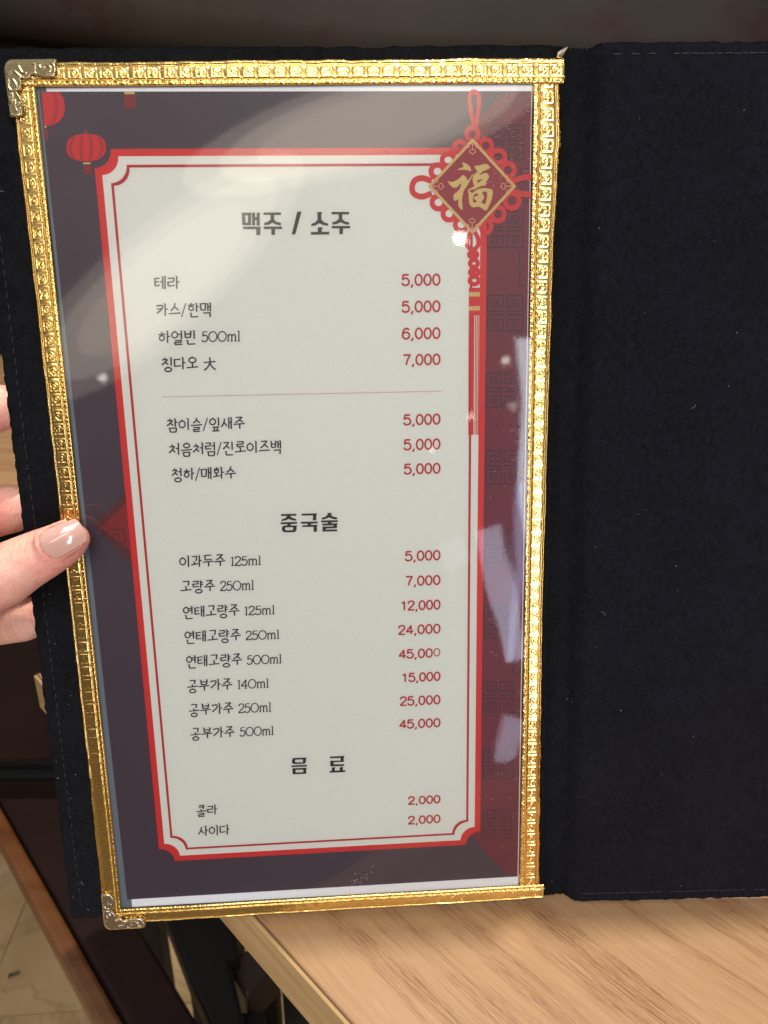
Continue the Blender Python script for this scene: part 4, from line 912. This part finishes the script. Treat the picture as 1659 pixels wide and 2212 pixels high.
middle = ch((58, 1098, -15, 8), (25, 1100, -15, 10.2), (-60, 1120, -18, 11), (-150, 1170, -22, 12), (-240, 1260, -18, 16))
ring = ch((50, 1235, -15, 8), (20, 1238, -15, 9.5), (-70, 1260, -18, 10.5), (-160, 1290, -20, 12), (-250, 1350, -14, 16))
little = ch((78, 1332, -13, 8.5), (50, 1338, -13, 9.8), (-20, 1345, -15, 10.5), (-110, 1370, -18, 12), (-230, 1430, -12, 15))
palm = [ch((-190, 1400, -4, 19), (-230, 1140, -18, 15)), ch((-190, 1400, -4, 19), (-240, 1260, -18, 16)), ch((-190, 1400, -4, 19), (-250, 1350, -14, 16)), ch((-190, 1400, -4, 19), (-230, 1430, -12, 17)),
        ch((-230, 1140, -18, 15), (-240, 1260, -18, 16), (-250, 1350, -14, 16), (-230, 1430, -12, 16)), ch((-190, 1400, -4, 19), (-330, 1560, -6, 24), (-480, 1760, 0, 23), (-640, 1990, 0, 27))]
nb = mp(93, 1186, 20.6); ntp = mp(180, 1141, 16.2); ax = (ntp - nb); Ln = ax.length; ax.normalize()
side = ax.cross(Vector((0, 0, 1))).normalized(); upn = side.cross(ax).normalized(); side = -side if side.y < 0 else side
def nail_pt(tt, s__, off, L, w0, w1, Rn, curve=.0016):
    wd = w0 + (w1 - w0) * tt; an = s__ * wd / 2 / Rn
    return nb + ax * (L * tt) + side * (Rn * math.sin(an)) + upn * (off - Rn * (1 - math.cos(an)) + curve * math.sin(max(tt, 0) * math.pi * .9))
NARG = (Ln, .0128, .0098, .0085)
fold = [(nail_pt(tt, ss, -.0010, *NARG), .0012 if tt > .1 else .0014) for tt, ss in [(.72, -1.12), (.5, -1.15), (.25, -1.15), (.08, -1.02), (-.03, -.7), (-.075, -.3), (-.075, .3), (-.03, .7), (.08, 1.02), (.25, 1.15), (.5, 1.15), (.72, 1.12)]]
me = skin_mesh([fold, thumb, index, middle, ring, little] + palm, 1)
me.materials.append(M_SKIN)
hb = bpy.data.objects.new('hand', me); COL.objects.link(hb); hb.parent = hand
md = hb.modifiers.new('fuse', 'REMESH'); md.mode = 'VOXEL'; md.voxel_size = .0008; md.use_smooth_shade = True
md = hb.modifiers.new('smooth', 'SMOOTH'); md.iterations = 6; md.factor = .5
# nail: curved plate on the reader's side of the thumb tip
def nail_grid(L, w0, w1, Rn, lift, nu=34, nv=26, curve=.0016):
    v = []
    for i in range(nu):
        t_ = i / (nu - 1)
        for j in range(nv):
            s__ = j / (nv - 1) * 2 - 1
            # rounded base, squared-oval tip
            tt = t_
            lo = .16 * abs(s__) ** 2.2; hi = 1 - .07 * abs(s__) ** 3.5
            tt = lo + (hi - lo) * t_
            wd = (w0 + (w1 - w0) * tt) * (1 - .05 * math.sin(tt * math.pi) * -1)
            an = s__ * wd / 2 / Rn
            P0 = nb + ax * (L * tt) + side * (Rn * math.sin(an)) + upn * (lift - Rn * (1 - math.cos(an)) + curve * math.sin(tt * math.pi * .9))
            v.append(P0)
    return v, grid_faces(nu, nv)
v, f = nail_grid(Ln, .0128, .0098, .0085, 0.0)
no_ = mobj('thumbnail', v, f, M_NAIL, hand, True); md = no_.modifiers.new('t', 'SOLIDIFY'); md.thickness = .0011; md.offset = 0
md = no_.modifiers.new('b', 'BEVEL'); md.width = .0004; md.segments = 3; md.limit_method = 'ANGLE'
